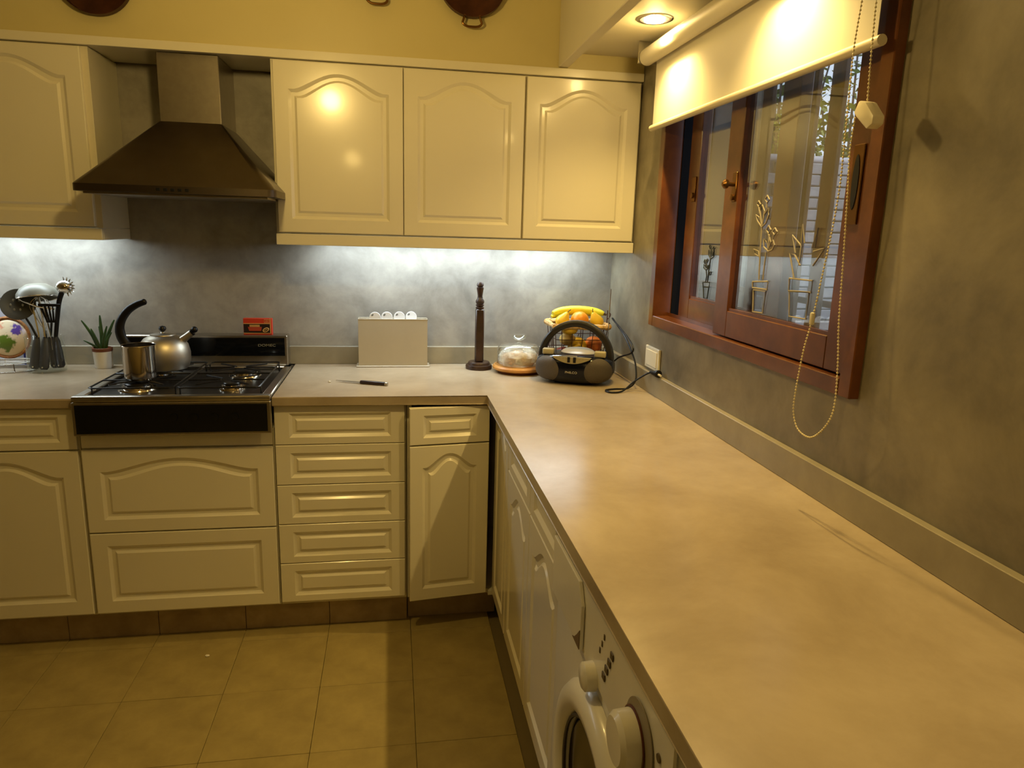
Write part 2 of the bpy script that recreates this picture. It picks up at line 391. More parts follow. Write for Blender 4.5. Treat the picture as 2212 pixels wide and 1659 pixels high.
# plinths
def plinth(label, cells, along, plane, group='tiled plinths'):
    b = B()
    a0, a1 = cells[0], cells[-1]
    if along == 'x': b.box(min(a0, a1), max(a0, a1), plane+.008, plane+.02, 0, .117)
    else: b.box(plane+.008, plane+.02, min(a0, a1), max(a0, a1), 0, .117)
    t = obj('plinth', b, GROUT, smooth=False); tag(t, label, 'plinth')
    for c0, c1 in zip(cells, cells[1:]):
        lo, hi = min(c0, c1)+.001, max(c0, c1)-.001; p = B()
        if along == 'x': p.box(lo, hi, plane, plane+.008, .001, .116, bev=.001)
        else: p.box(plane, plane+.008, lo, hi, .001, .116, bev=.001)
        obj('tile', p, KICK, t, smooth=False)
plinth('brown tiled plinth under the cabinets on both sides of the cooker', [-3.3, -2.99, -2.69, -2.39, -2.09, -1.79, -1.49, -1.19, -.902], 'x', -.535)
plinth('short dark plinth under the ajar corner cabinet', [-.90, -.56], 'x', -.520)
plinth('brown tiled plinth under the long run of cabinets by the washing machine', [-.62, -.92, -1.22, -1.52, -1.64], 'y', -.54)

# ================================================================== WALL CABINETS
def wallcab(label, x0, x1, doors, ret):
    t = thing('wall_cabinet', ((x0+x1)/2, -.14, 1.395), label, 'cabinet')
    b = B(); b.box(x0, x1, -.26, -.001, 1.436, 2.034, bev=.001); obj('carcass', b, CARC, t, smooth=False)
    for dx_, dw in doors: front('door', t, dx_, -.2785, 1.441, 2.029, dw, arch=.058, mb=.048, mt=.036)
    b = B(); b.box(x0, x1, -.2785, -.262, 1.395, 1.435, bev=.0015)
    xs = x0 if ret < 0 else x1-.016
    b.box(xs, xs+.016, -.262, -.001, 1.395, 1.435, bev=.0015); obj('light_rail', b, LACQ, t, smooth=False)
    return t
tR = wallcab('wide cream wall cabinet with three arched doors right of the cooker hood', -1.366, -.002, [(-1.357, .4505), (-.9035, .4455), (-.4505, .441)], -1)
tL = wallcab('cream wall cabinet left of the cooker hood with an arched door', -3.4, -1.955, [(-3.39, .455), (-2.927, .455), (-2.435, .460)], 1)
b = B(); b.box(-3.4, -.002, -.2805, -.02, 2.035, 2.0635, bev=.001); tag(obj('cornice_board', b, LACQ, smooth=False), 'long cream board capping the wall cabinets below the yellow wall', 'trim board')
LEDB = emit('led_diffuser', (.8, .95, 1, 1), 1.6)
for x0, x1, l in ((-1.22, -.12, 'slim white LED bar under the wall cabinets above the fruit'), (-3.2, -2.03, 'slim white LED bar under the left wall cabinet')):
    t = thing('led_bar', ((x0+x1)/2, -.115, 1.422), l, 'light')
    b = B(); b.box(x0, x1, -.127, -.103, 1.424, 1.4355); obj('housing', b, WHITEP, t, smooth=False)
    b = B(); b.box(x0, x1, -.125, -.105, 1.4215, 1.424); obj('diffuser', b, LEDB, t, smooth=False)

# ================================================================== COOKER HOOD
t = thing('cooker_hood', (-1.642, -.25, 1.55), 'brushed steel pyramid cooker hood with chimney between the wall cabinets', 'cooker hood')
hx0, hx1, hy0, hy1 = -1.957, -1.329, -.50, -.004
bm = bmesh.new()
def rr(x0, x1, y0, y1, z, r=.03, k=5):
    p = []
    for cx, cy, a in ((x1-r, y0+r, -90), (x1-.001, y1-.001, 0), (x0+.001, y1-.001, 90), (x0+r, y0+r, 180)):
        q_ = r if cy < (y0+y1)/2 else .001
        for i in range(k+1): p.append((cx+q_*math.cos(R(a+90*i/k)), cy+q_*math.sin(R(a+90*i/k)), z))
    return [bm.verts.new(v) for v in p]
rg = [rr(hx0, hx1, hy0, hy1, 1.555), rr(hx0, hx1, hy0, hy1, 1.578), rr(hx0+.006, hx1-.006, hy0+.006, hy1, 1.585), rr(-1.746, -1.538, -.258, hy1, 1.806, r=.004)]
for a, c in zip(rg, rg[1:]):
    for k in range(len(a)): bm.faces.new((a[k], a[(k+1) % len(a)], c[(k+1) % len(a)], c[k]))
bm.faces.new(rg[0][::-1]); bm.faces.new(rg[-1]); bmesh.ops.recalc_face_normals(bm, faces=bm.faces)
q = B(); q.bm.free(); q.bm = bm; obj('canopy', q, HOODM, t)
b = B(); b.box(-1.743, -1.541, -.25, -.004, 1.806, 2.034, bev=.002); obj('chimney', b, STEEL, t, smooth=False)
for k in range(5):
    b = B(); b.box(-1.70+.022*k, -1.688+.022*k, -.5025, -.4995, 1.562, 1.571, bev=.001); obj('button', b, BLK, t, smooth=False)
b = B(); b.box(-1.93, -1.36, -.47, -.05, 1.548, 1.5545); obj('grease_filter', b, STEEL, t, smooth=False)

# ================================================================== COOKER
t = thing('cooktop', (-1.656, -.34, .9), 'built-in gas cooktop with steel rim, two wire grates and a black back panel', 'cooktop')
b = B(); b.box(-1.945, -1.367, -.585, -.02, .786, .868); b.box(-1.958, -1.356, -.634, -.02, .868, .898, bev=.002)
obj('body', b, STEEL, t, smooth=False)
b = B()
b.box(-1.960, -1.352, -.642, -.612, .893, .913, bev=.005, seg=2); b.box(-1.960, -1.93, -.612, -.095, .9, .911, bev=.003); b.box(-1.382, -1.352, -.612, -.095, .9, .911, bev=.003); b.box(-1.96, -1.352, -.13, -.095, .9, .911, bev=.003)
obj('rim', b, STEEL, t)
b = B(); b.box(-1.93, -1.382, -.612, -.13, .8985, .9005); obj('tray', b, BLKM, t, smooth=False)
b = B(); b.box(-1.962, -1.352, -.6405, -.6195, .782, .892, bev=.002); obj('panel_frame', b, STEEL, t, smooth=False)
b = B(); b.box(-1.951, -1.363, -.6435, -.6410, .790, .884); obj('front_panel', b, BLKGL, t, smooth=False)
for k in range(4):
    b = B(); b.lathe([(0, 0), (.013, 0), (.012, .004), (0, .0045)], c=(-1.655+.063*k, -.6437, .842), mtx=Matrix.Rotation(R(90), 4, 'X'), seg=20); obj('knob', b, BLKGL, t)
b = B(); b.box(-1.985, -1.369, -.09, -.024, .905, 1.030, bev=.003); obj('backguard', b, STEEL, t, smooth=False)
b = B(); b.box(-1.978, -1.379, -.0935, -.0905, .948, 1.021); obj('back_panel', b, BLKGL, t, smooth=False)
text('DOMEC', .0135, t, Vector((-1.448, -.0942, .9905))-t.location, (R(90), 0, 0), mat('print_grey', S(150, 148, 135), .5), sx=1.45)
for bx, by, br in ((-1.815, -.475, .05), (-1.81, -.25, .042), (-1.505, -.475, .038), (-1.505, -.25, .047)):
    b = B(); b.lathe([(br*1.25, .9005), (br*1.2, .905), (br, .907), (br*.95, .915), (br*.8, .9165), (0, .9165)], c=(bx, by, 0)); bo = obj('burner', b, PSTEEL, t)
    b = B(); b.lathe([(br*.78, .9167), (br*.78, .921), (br*.7, .9235), (0, .924)], c=(bx, by, 0)); obj('burner_cap', b, BLKM, bo)
for gx0, gx1 in ((-1.922, -1.665), (-1.650, -1.392)):
    b = B(); zt = .931; y0_, y1_ = -.602, -.14
    loop = [(gx0+.01, y0_, zt), (gx1-.01, y0_, zt), (gx1, y0_+.01, zt), (gx1, y1_-.01, zt), (gx1-.01, y1_, zt), (gx0+.01, y1_, zt), (gx0, y1_-.01, zt), (gx0, y0_+.01, zt)]
    b.tube(loop, .003, 6, closed=True)
    cxm = (gx0+gx1)/2
    for cy in (-.475, -.25):
        for k in range(4):
            a = R(45+90*k) ; b.tube([(cxm+.025*math.cos(a), cy+.025*math.sin(a), zt+.001), (cxm+.12*math.cos(a), cy+.105*math.sin(a), zt)], .003, 6)
        for sx_ in (-1, 1): b.tube([(cxm+sx_*.02, cy, zt+.001), (cxm+sx_*.1285, cy, zt)], .003, 6)
    b.tube([(gx0, -.362, zt), (gx1, -.362, zt)], .003, 6)
    for px_, py_ in ((gx0, y0_+.03), (gx1, y0_+.03), (gx0, y1_-.03), (gx1, y1_-.03)): b.tube([(px_, py_, zt), (px_, py_, .9008)], .0028, 6)
    obj('grate', b, BLKM, t)

# ================================================================== WINDOW
win = bpy.data.objects.new('window_1', None); C.objects.link(win); win.location = (0, -1.145, 1.147); win['kind'] = 'structure'
def ibox(name, x0, x1, y0, y1, z0, z1, m=WOODR, parent=win, bev=.002):
    b = B(); b.box(x0, x1, y0, y1, z0, z1, bev=bev); return obj(name, b, m, parent, smooth=False)
b = B()
b.box(-.022, .152, -.592, -.553, 1.147, 2.09, bev=.002); b.box(-.022, .152, -1.736, -1.697, 1.147, 2.09, bev=.002)
b.box(-.022, .10, -1.697, -.592, 1.147, 1.184, bev=.002); b.box(-.022, .10, -1.697, -.592, 2.052, 2.09, bev=.002)
b.box(.034, .0375, -1.697, -.592, 1.184, 1.196); 
obj('window_frame', b, WOODR, win, smooth=False)
b = B(); b.box(.045, .1515, -.5975, -.5925, 1.185, 2.05); b.box(.045, .1515, -1.6965, -1.6925, 1.185, 2.05); obj('track_liner', b, mat('track_black', (.006, .007, .010, 1), .7, spec=.1), win, smooth=False)
GL = glass('window_glass', (.95, .97, .96), boost=1.45, base=.015)
def sash(x0, y0, y1, nm):
    x1 = x0+.033; s_ = .082; b = B()
    b.box(x0, x1, y0-s_, y0, 1.188, 2.048, bev=.002); b.box(x0, x1, y1, y1+s_, 1.188, 2.048, bev=.002)
    b.box(x0, x1, y1+s_, y0-s_, 1.188, 1.262, bev=.002); b.box(x0, x1, y1+s_, y0-s_, 1.975, 2.048, bev=.002)
    # glazing bead
    b.box(x0+.004, x0+.012, y1+s_, y0-s_, 1.262, 1.270)
    s = obj(nm, b, WOODR, win, smooth=False)
    b = B(); b.box(x0+.013, x0+.016, y1+s_, y0-s_, 1.262, 1.975); obj('pane', b, GL, s, smooth=False); return s
sB = sash(-.006, -1.050, -1.695, 'sliding_sash'); sA = sash(.040, -.675, -1.32, 'sliding_sash')
BRASS = mat('aged_brass', S(120, 86, 45), .35, metal=1)
b = B(); b.box(-.010, -.0065, -1.125, -1.100, 1.565, 1.645, bev=.002); b.tube([(-.010, -1.112, 1.612), (-.030, -1.112, 1.612)], .006, 10); b.lathe([(0, 0), (.012, .002), (.013, .010), (.006, .016), (0, .016)], c=(-.028, -1.112, 1.612), mtx=Matrix.Rotation(R(-90), 4, 'Y'), seg=16)
b.lathe([(0, 0), (.009, .0), (.009, .006), (0, .008)], c=(-.010, -1.112, 1.578), mtx=Matrix.Rotation(R(-90), 4, 'Y'), seg=12)
obj('knob_latch', b, BRASS, sB)
b = B(); b.box(-.010, -.0065, -1.668, -1.632, 1.50, 1.66, bev=.0015); obj('pull_plate', b, BRASS, sB, smooth=False)
b = B(); b.lathe([(0, 0), (1, 0), (1, .001), (0, .0012)], c=(-.0102, -1.650, 1.585), mtx=Matrix.Rotation(R(-90), 4, 'Y') @ Matrix.Diagonal((.055, .010, 1, 1)), seg=20); obj('pull_recess', b, BLK, sB)
b = B(); b.box(.036, .0395, -.745, -.715, 1.58, 1.66, bev=.001); b.lathe([(0, 0), (.009, 0), (.009, .006), (0, .008)], c=(.036, -.73, 1.60), mtx=Matrix.Rotation(R(-90), 4, 'Y'), seg=12); obj('latch_plate', b, BRASS, sA)
# line drawings stuck on the panes
DEC = mat('decal_cream', S(158, 150, 136), .8); DECD = mat('decal_dark', S(38, 42, 34), .7)
DB = [[(-1.272, 1.36), (-1.265, 1.42), (-1.26, 1.494)], [(-1.272, 1.576), (-1.285, 1.565), (-1.275, 1.557), (-1.263, 1.566), (-1.272, 1.576)],
 [(-1.23, 1.564), (-1.242, 1.555), (-1.234, 1.548), (-1.223, 1.556), (-1.23, 1.564)], [(-1.234, 1.548), (-1.243, 1.53)],
 [(-1.26, 1.496), (-1.234, 1.512), (-1.224, 1.528), (-1.242, 1.521), (-1.259, 1.5), (-1.243, 1.537), (-1.252, 1.552), (-1.266, 1.537), (-1.26, 1.5), (-1.266, 1.528), (-1.283, 1.543), (-1.289, 1.527), (-1.279, 1.507), (-1.26, 1.496)],
 [(-1.274, 1.545), (-1.274, 1.557)], [(-1.293, 1.361), (-1.292, 1.398), (-1.295, 1.433)], [(-1.294, 1.5), (-1.308, 1.489), (-1.298, 1.48), (-1.285, 1.489), (-1.294, 1.5)],
 [(-1.326, 1.494), (-1.339, 1.485), (-1.328, 1.476), (-1.317, 1.485), (-1.326, 1.494)],
 [(-1.305, 1.435), (-1.28, 1.446), (-1.276, 1.466), (-1.291, 1.46), (-1.302, 1.442), (-1.304, 1.476), (-1.298, 1.48), (-1.312, 1.458), (-1.304, 1.442), (-1.312, 1.458), (-1.324, 1.463), (-1.332, 1.452), (-1.324, 1.44), (-1.305, 1.435)],
 [(-1.32, 1.462), (-1.323, 1.476)], [(-1.262, 1.42), (-1.255, 1.434), (-1.23, 1.438), (-1.237, 1.426), (-1.262, 1.42)],
 [(-1.24, 1.353), (-1.319, 1.359), (-1.318, 1.338), (-1.243, 1.337), (-1.24, 1.353)], [(-1.249, 1.332), (-1.313, 1.333), (-1.308, 1.276), (-1.257, 1.274), (-1.249, 1.332)]]
DE = [[(-1.431, 1.435), (-1.411, 1.477), (-1.454, 1.452), (-1.452, 1.406)], [(-1.437, 1.376), (-1.407, 1.434), (-1.43, 1.431), (-1.458, 1.407)], [(-1.453, 1.45), (-1.45, 1.502), (-1.466, 1.459)],
 [(-1.498, 1.449), (-1.514, 1.493), (-1.508, 1.45)], [(-1.506, 1.441), (-1.548, 1.45), (-1.524, 1.424), (-1.51, 1.409)], [(-1.418, 1.374), (-1.515, 1.375), (-1.515, 1.348), (-1.42, 1.344), (-1.418, 1.374)],
 [(-1.424, 1.343), (-1.508, 1.348), (-1.506, 1.285), (-1.435, 1.283), (-1.424, 1.343)]]
DF = [[(-.829, 1.322), (-.878, 1.325), (-.879, 1.31), (-.834, 1.307), (-.829, 1.322)], [(-.836, 1.307), (-.876, 1.309), (-.871, 1.273), (-.846, 1.273), (-.836, 1.307)], [(-.848, 1.323), (-.854, 1.344), (-.846, 1.362)],
 [(-.863, 1.324), (-.866, 1.366), (-.872, 1.399)], [(-.846, 1.362), (-.826, 1.369), (-.827, 1.379), (-.844, 1.37), (-.84, 1.385), (-.853, 1.37), (-.859, 1.378), (-.859, 1.368), (-.846, 1.362)],
 [(-.874, 1.399), (-.855, 1.411), (-.854, 1.426), (-.874, 1.407), (-.87, 1.432), (-.885, 1.41), (-.893, 1.425), (-.894, 1.407), (-.874, 1.399)],
 [(-.83, 1.395), (-.837, 1.389), (-.832, 1.383), (-.825, 1.388), (-.83, 1.395)], [(-.848, 1.398), (-.855, 1.392), (-.85, 1.387), (-.843, 1.392), (-.848, 1.398)],
 [(-.861, 1.443), (-.868, 1.436), (-.863, 1.431), (-.855, 1.437), (-.861, 1.443)], [(-.888, 1.438), (-.895, 1.433), (-.89, 1.426), (-.883, 1.432), (-.888, 1.438)], [(-.868, 1.348), (-.875, 1.358), (-.887, 1.359), (-.882, 1.35), (-.868, 1.348)]]
for nm, D, x, m, s, r_ in (('flower_decal', DB, .0062, DEC, sB, .0021), ('aloe_decal', DE, .0062, DEC, sB, .0019), ('flower_decal', DF, .0522, DECD, sA, .0018)):
    b = B()
    for st in D: b.tube([(x, p, z) for p, z in st], r_, 6)
    obj(nm, b, m, s)
# security grille outside the window: wooden uprights and a rail
t = thing('window_grille', (.13, -1.15, 1.165), 'wooden slat security grille outside the window', 'grille')
y = -.60
for k in range(3, 10):
    yy = -.648-.112*k 
    b = B(); b.box(.118, .134, yy-.052, yy, 1.166, 2.07, bev=.003); obj('slat', b, WOODX, t, smooth=False)
b = B(); b.box(.1365, .148, -1.70, -.59, 1.30, 1.316); obj('rail', b, WOODX, t, smooth=False)

# ================================================================== ROLLER BLIND
t = thing('roller_blind', (-.08, -1.15, 1.83), 'cream roller blind half lowered over the window, with bead chain', 'blind')
tx, tz, tr = -.075, 2.068, .028
b = B(); b.tube([(tx, -.505, tz), (tx, -.508, tz), (tx, -1.775, tz), (tx, -1.778, tz)], [tr-.004, tr, tr, tr-.004], 28); obj('roll', b, mat('blind_roll', (.78, .73, .6, 1), .45), t)
b = B(); b.box(-.0525, -.0515, -1.722, -.545, 1.838, tz-.002); obj('fabric', b, FABRIC, t, smooth=False)
b = B(); b.tube([(-.052, -.535, 1.832), (-.052, -1.738, 1.832)], .0105, 14); obj('bottom_bar', b, mat('bar_cream', (.72, .65, .48, 1), .5), t)
for yy in (-.500, -1.779): b = B(); b.box(tx-.03, tx+.035, yy-.004, yy+.004, tz-.02, 2.119, bev=.001); obj('bracket', b, CHROME, t, smooth=False)
S1 = [(-1.742, 2.05), (-1.736, 1.95), (-1.734, 1.897), (-1.727, 1.82), (-1.73, 1.739), (-1.733, 1.656), (-1.736, 1.571), (-1.728, 1.484), (-1.713, 1.393), (-1.698, 1.308), (-1.679, 1.237), (-1.667, 1.134), (-1.673, 1.095), (-1.696, 1.071), (-1.739, 1.068), (-1.775, 1.093), (-1.799, 1.128), (-1.805, 1.167), (-1.798, 1.239), (-1.786, 1.31), (-1.775, 1.432), (-1.761, 1.569), (-1.754, 1.629), (-1.757, 1.692)]
S2 = [(-1.776, 2.05), (-1.776, 1.885), (-1.778, 1.839), (-1.782, 1.777), (-1.787, 1.715)]
bb = bmesh.new(); bmesh.ops.create_icosphere(bb, subdivisions=1, radius=.0024)
base_v = [v.co.copy() for v in bb.verts]; base_f = [[v.index for v in f.verts] for f in bb.faces]; bb.free()
vs, fs = [], []
for st in (S1, S2):
    pts = smooth_pts([(-.10, p, z) for p, z in st], 10); L_ = 0; nxt = 0
    for a, c in zip(pts, pts[1:]):
        d = (c-a).length
        while nxt <= L_+d:
            p = a.lerp(c, (nxt-L_)/d); k0 = len(vs); vs += [tuple(v+p) for v in base_v]; fs += [[i+k0 for i in f] for f in base_f]; nxt += .0068
        L_ += d
me = bpy.data.meshes.new('bead_chain'); me.from_pydata([tuple(Vector(v)-t.location) for v in vs], [], fs); me.polygons.foreach_set('use_smooth', [True]*len(me.polygons)); me.materials.append(mat('bead_cream', (.78, .68, .42, 1), .35))
o = bpy.data.objects.new('bead_chain', me); C.objects.link(o); o.parent = t; o['kind'] = 'stuff'
b = B()
for st in (S1, S2): b.tube(smooth_pts([(-.10, p, z) for p, z in st], 3), .0007, 5)
obj('chain_cord', b, CREAMP, t)
b = B(); b.box(-.1045, -.0955, -1.7015, -1.6925, 1.296, 1.322, bev=.003, seg=2); obj('chain_connector', b, CREAMP, t)
TN = [(-1.779, 1.716), (-1.798, 1.711), (-1.825, 1.684), (-1.824, 1.67), (-1.809, 1.663), (-1.776, 1.690), (-1.767, 1.696)]
b = B(); b.prism(TN, 'x', -.112, -.088, bev=.003); obj('chain_tensioner', b, mat('tensioner_white', (.85, .78, .6, 1), .35), t)

# ================================================================== OUTSIDE
b = B(); b.box(.15, 9, -4, 8, -.3, -.1); struct('ground', b, mat('yard_ground', (.22, .2, .17, 1), .9))
b = B(); b.box(1.70, 3.7, 2.02, 2.2, -.1, 2.03); gw = tag(obj('garden_wall', b, mat('mortar', (.16, .16, .17, 1), .9), smooth=False), 'pale painted brick garden wall seen through the window', 'wall')
BRK = mat('painted_brick', (.33, .335, .37, 1), .8, col2=(.24, .24, .27, 1), nscale=7, bump=.6, bscale=25)
brick_m = []
for v in range(4):
    b = B(); b.box(.004, .246, -.02, .01, .005, .079, bev=.006)
    for vv in b.bm.verts: vv.co += Vector((random.uniform(-.003, .003), random.uniform(-.005, .003), random.uniform(-.003, .003)))
    me = bpy.data.meshes.new('brick'); b.bm.to_mesh(me); b.bm.free(); me.materials.append(BRK); brick_m.append(me)
gl = wloc(gw)
for r_ in range(18):
    for c_ in range(6):
        x = 1.83+c_*.25-(r_ % 2)*.125
        o = bpy.data.objects.new('brick', random.choice(brick_m)); C.objects.link(o); o.parent = gw; o.location = Vector((x, 2.012, 2.03-.0835*(r_+1)))-gl
b = B(); b.tube([(1.70, 2.1, 2.062), (3.9, 2.1, 2.062)], .028, 14); tag(obj('pipe', b, mat('pipe_grey', (.5, .5, .56, 1), .45)), 'horizontal grey pipe running along the top of the garden wall', 'pipe')
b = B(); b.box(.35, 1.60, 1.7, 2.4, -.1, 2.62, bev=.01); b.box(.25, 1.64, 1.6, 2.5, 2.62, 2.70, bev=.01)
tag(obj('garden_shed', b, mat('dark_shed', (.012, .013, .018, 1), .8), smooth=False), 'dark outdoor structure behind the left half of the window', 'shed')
b = B(); b.box(.15, .70, -3.2, .6, 2.32, 2.38); struct('unseen_shade_board', b, WOODX)  # unseen board added to keep sky light off the window jamb
# shrub behind the wall
LEAFM = mat('shrub_leaf', S(150, 160, 50), .5, col2=S(70, 84, 44), nscale=5); BARK = mat('bark', S(70, 58, 50), .8)
def shrub(loc, label, n, ex, lo, hi, seed):
    rnd = random.Random(seed); t = thing('garden_shrub', loc, label, 'shrub')
    b = B()
    for k in range(9):
        a = rnd.uniform(0, 6.28); h = rnd.uniform(hi*.75, hi)
        p = [Vector((0, 0, 0)), Vector((.12*math.cos(a), .1*math.sin(a), h*.45)), Vector((ex*.7*math.cos(a), .3*math.sin(a), h*.8)), Vector((ex*math.cos(a), .45*math.sin(a), h))]
        b.tube(smooth_pts(p, 4), [.022-.0013*i for i in range(13)], 6)
    obj('branches', b, BARK, t, world=False)
    vs, fs = [], []
    for k in range(n):
        c = Vector((rnd.gauss(0, ex*.6), rnd.gauss(0, .25), lo+abs(rnd.gauss(0, .33))*(hi-lo)))
        d = Vector((rnd.uniform(-1, 1), rnd.uniform(-1, 1), rnd.uniform(-1, .6))).normalized(); s_ = d.cross(Vector((rnd.random(), rnd.random(), 1))).normalized()
        l = rnd.uniform(.05, .11); ww = l*.26; k0 = len(vs)
        vs += [c, c+d*l*.5+s_*ww, c+d*l, c+d*l*.5-s_*ww]; fs.append((k0, k0+1, k0+2, k0+3))
    me = bpy.data.meshes.new('foliage'); me.from_pydata([tuple(v) for v in vs], [], fs); me.materials.append(LEAFM)
    o = bpy.data.objects.new('foliage', me); C.objects.link(o); o.parent = t; o['kind'] = 'stuff'
shrub((2.40, 3.0, -.1), 'leafy green shrub rising behind the garden wall on the left', 1500, .34, 2.15, 3.5, 3)
shrub((3.6, 3.7, -.1), 'taller leafy shrub behind the garden wall farther right', 800, .42, 2.1, 3.9, 5)
SUN = light('sun', 'SUN', (3, 3, 6), 1.6, (1, .95, .85), angle=R(1)); SUN.rotation_euler = (R(35), R(-38), 0)

# ================================================================== THINGS ON THE WORKTOP
# socket
t = thing('wall_socket', (0, -.583, .985), 'cream square wall socket on the right wall above the upstand', 'socket')
b = B(); b.box(-.010, -.0005, -.650, -.516, .985, 1.066, bev=.002); obj('plate', b, CREAMP, t, smooth=False)
b = B(); b.box(-.0125, -.0105, -.636, -.530, .996, 1.054, bev=.001); obj('insert', b, CREAMP, t, smooth=False)

# radio
rt_ = thing('radio', (-.245, -.385, .9), 'black portable CD radio with silver dial and arched handle in the corner', 'radio', rot=(0, 0, R(-23)))
def radio_shell(w2, x):
    u = abs(x)/w2; k = math.sqrt(max(0, 1-u**3.2)); return k
bm = bmesh.new(); rings = []; n = 22; W2 = .152
for i in range(n+1):
    x = -W2+2*W2*i/n; x = W2*math.sin(math.pi/2*(x/W2)); k = max(.18, radio_shell(W2, x)**.8)
    hy_ = .092*k**.7; zt_ = .055+.060*k**.6; zb_ = .055-.053*k**.9
    zc_, hz = (zt_+zb_)/2, (zt_-zb_)/2; rg = []
    for j in range(24):
        a = 2*math.pi*j/24; ca, sa = math.cos(a), math.sin(a); e = .55
        yy = hy_*math.copysign(abs(ca)**e, ca); zz = zc_+hz*math.copysign(abs(sa)**e, sa)
        yy -= .018*(1-(zz/.115))*0 + 0.012*(1-min(1, (x/W2)**2))*(1 if yy < 0 else 0)
        rg.append(bm.verts.new((x, yy, zz)))
    rings.append(rg)
for a, c in zip(rings, rings[1:]):
    for k in range(24): bm.faces.new((a[k], a[(k+1) % 24], c[(k+1) % 24], c[k]))
bm.faces.new(rings[0][::-1]); bm.faces.new(rings[-1]); bmesh.ops.recalc_face_normals(bm, faces=bm.faces)
q = B(); q.bm.free(); q.bm = bm; obj('body', q, mat('radio_black', (.003, .004, .010, 1), .2, spec=.3), rt_, world=False)
GRL = mat('speaker_cloth', S(74, 66, 56), .6, bump=.8, bscale=500)
def radio_y(x, z):
    k = max(.18, radio_shell(W2, x)**.8); hy_ = .092*k**.7; zt_ = .055+.060*k**.6; zb_ = .055-.053*k**.9
    zc_, hz = (zt_+zb_)/2, (zt_-zb_)/2; q_ = min(.995, abs(z-zc_)/hz)
    return -(hy_*(1-q_**(2/.55))**(.55/2))-.012*(1-min(1, (x/W2)**2))
for s_ in (-1, 1):
    b = B(); prev = None
    for ir in range(9):
        rr_ = ir/8; ring = []
        for k in range(36):
            a = 2*math.pi*k/36; x = s_*(.0985+.0505*rr_*math.cos(a)); z = .056+.050*rr_*math.sin(a)
            ring.append(b.bm.verts.new((x+s_*.0006, radio_y(x, z)-.0022+.0024*(rr_ > .95), z)))
            if ir == 0: break
        if prev:
            for k in range(36):
                if len(prev) == 1: b.bm.faces.new((prev[0], ring[k], ring[(k+1) % 36]))
                else: b.bm.faces.new((prev[k], ring[k], ring[(k+1) % 36], prev[(k+1) % 36]))
        prev = ring
    bmesh.ops.recalc_face_normals(b.bm, faces=b.bm.faces); obj('speaker_grille', b, GRL, rt_, world=False)
SILV = mat('silver_plastic', S(160, 150, 118), .35, metal=.3); GREYL = mat('cd_lid_grey', S(165, 158, 140), .3)
b = B()
cr_ = []
for i in range(17):
    u = -1+2*i/16; cr_.append((u*.070, .098 - .020*(1-u*u)))
for a, c in zip(cr_, cr_[1:]):
    pass
b.prism([(x_, z_) for x_, z_ in cr_] + [(.072, .103), (-.072, .103)], 'y', -.112, -.088)
o = obj('tuning_dial', b, SILV, rt_, world=False, smooth=False); o.location = (0, -.0, .0); o.rotation_euler = (R(-4), 0, 0)
b = B(); b.box(-.016, -.006, -.1135, -.111, .083, .1035); b.box(.006, .016, -.1135, -.111, .083, .1035); 
for k in range(9): b.box(-.058+.0125*k, -.0575+.0125*k, -.1128, -.1118, .0935, .0985)
o = obj('dial_marks', b, BLK, rt_, world=False, smooth=False); o.rotation_euler = (R(-4), 0, 0)
b = B(); b.lathe([(.066, 0), (.066, .004), (.058, .009), (0, .011)], seg=36, sy=.85); o = obj('cd_lid', b, GREYL, rt_, world=False); o.location = (.008, .005, .112); o.rotation_euler = (R(8), 0, 0)
b = B(); b.tube(smooth_pts([(-.075, -.088, .1085), (-.03, -.098, .1135), (.02, -.099, .114)], 4), .002, 6); obj('lid_edge', b, CHROME, rt_, world=False)
for s_ in (-1, 1):
    b = B(); b.box(-.022, .022, -.014, .014, -.0115, .0115, bev=.005, seg=3); o = obj('control_block', b, mat('block_grey', S(165, 156, 125), .4), rt_, world=False); o.location = (s_*.100, -.045, .119)
hp = [(.135*math.cos(a), .010, .085+.140*math.sin(a)) for a in [math.pi*k/24 for k in range(25)]]
b = B()
bm = b.bm; rgs = []
for i, p in enumerate(hp):
    a = math.pi*i/24; er = Vector((math.cos(a), 0, math.sin(a))); rr_ = .0125; ww = .016 + .006*abs(math.cos(a))
    rgs.append([bm.verts.new(Vector(p)+er*(rr_*u)+Vector((0, ww*v, 0))) for u, v in ((-1, -.8), (-.6, -1), (.6, -1), (1, -.8), (1, .8), (.6, 1), (-.6, 1), (-1, .8))])
for a, c in zip(rgs, rgs[1:]):
    for k in range(8): bm.faces.new((a[k], a[(k+1) % 8], c[(k+1) % 8], c[k]))
bm.faces.new(rgs[0][::-1]); bm.faces.new(rgs[-1]); bmesh.ops.recalc_face_normals(bm, faces=bm.faces)
obj('carry_handle', b, mat('handle_black', (.014, .012, .011, 1), .38), rt_, world=False)
text('PHILCO', .0115, rt_, (0, -.1062, .052), (R(90), 0, 0), mat('print_white', S(185, 180, 165), .5), sx=1.15)
b = B(); b.tube([(.115, .055, .110), (.116, .062, .36)], .0018, 8); b.box(.106, .124, .045, .065, .108, .135, bev=.003); obj('antenna', b, CHROME, rt_, world=False)
for s_ in (-1, 1):
    b = B(); b.box(s_*.06-.012, s_*.06+.012, -.05, .05, 0, .006, bev=.002); obj('foot', b, BLK, rt_, world=False, smooth=False)
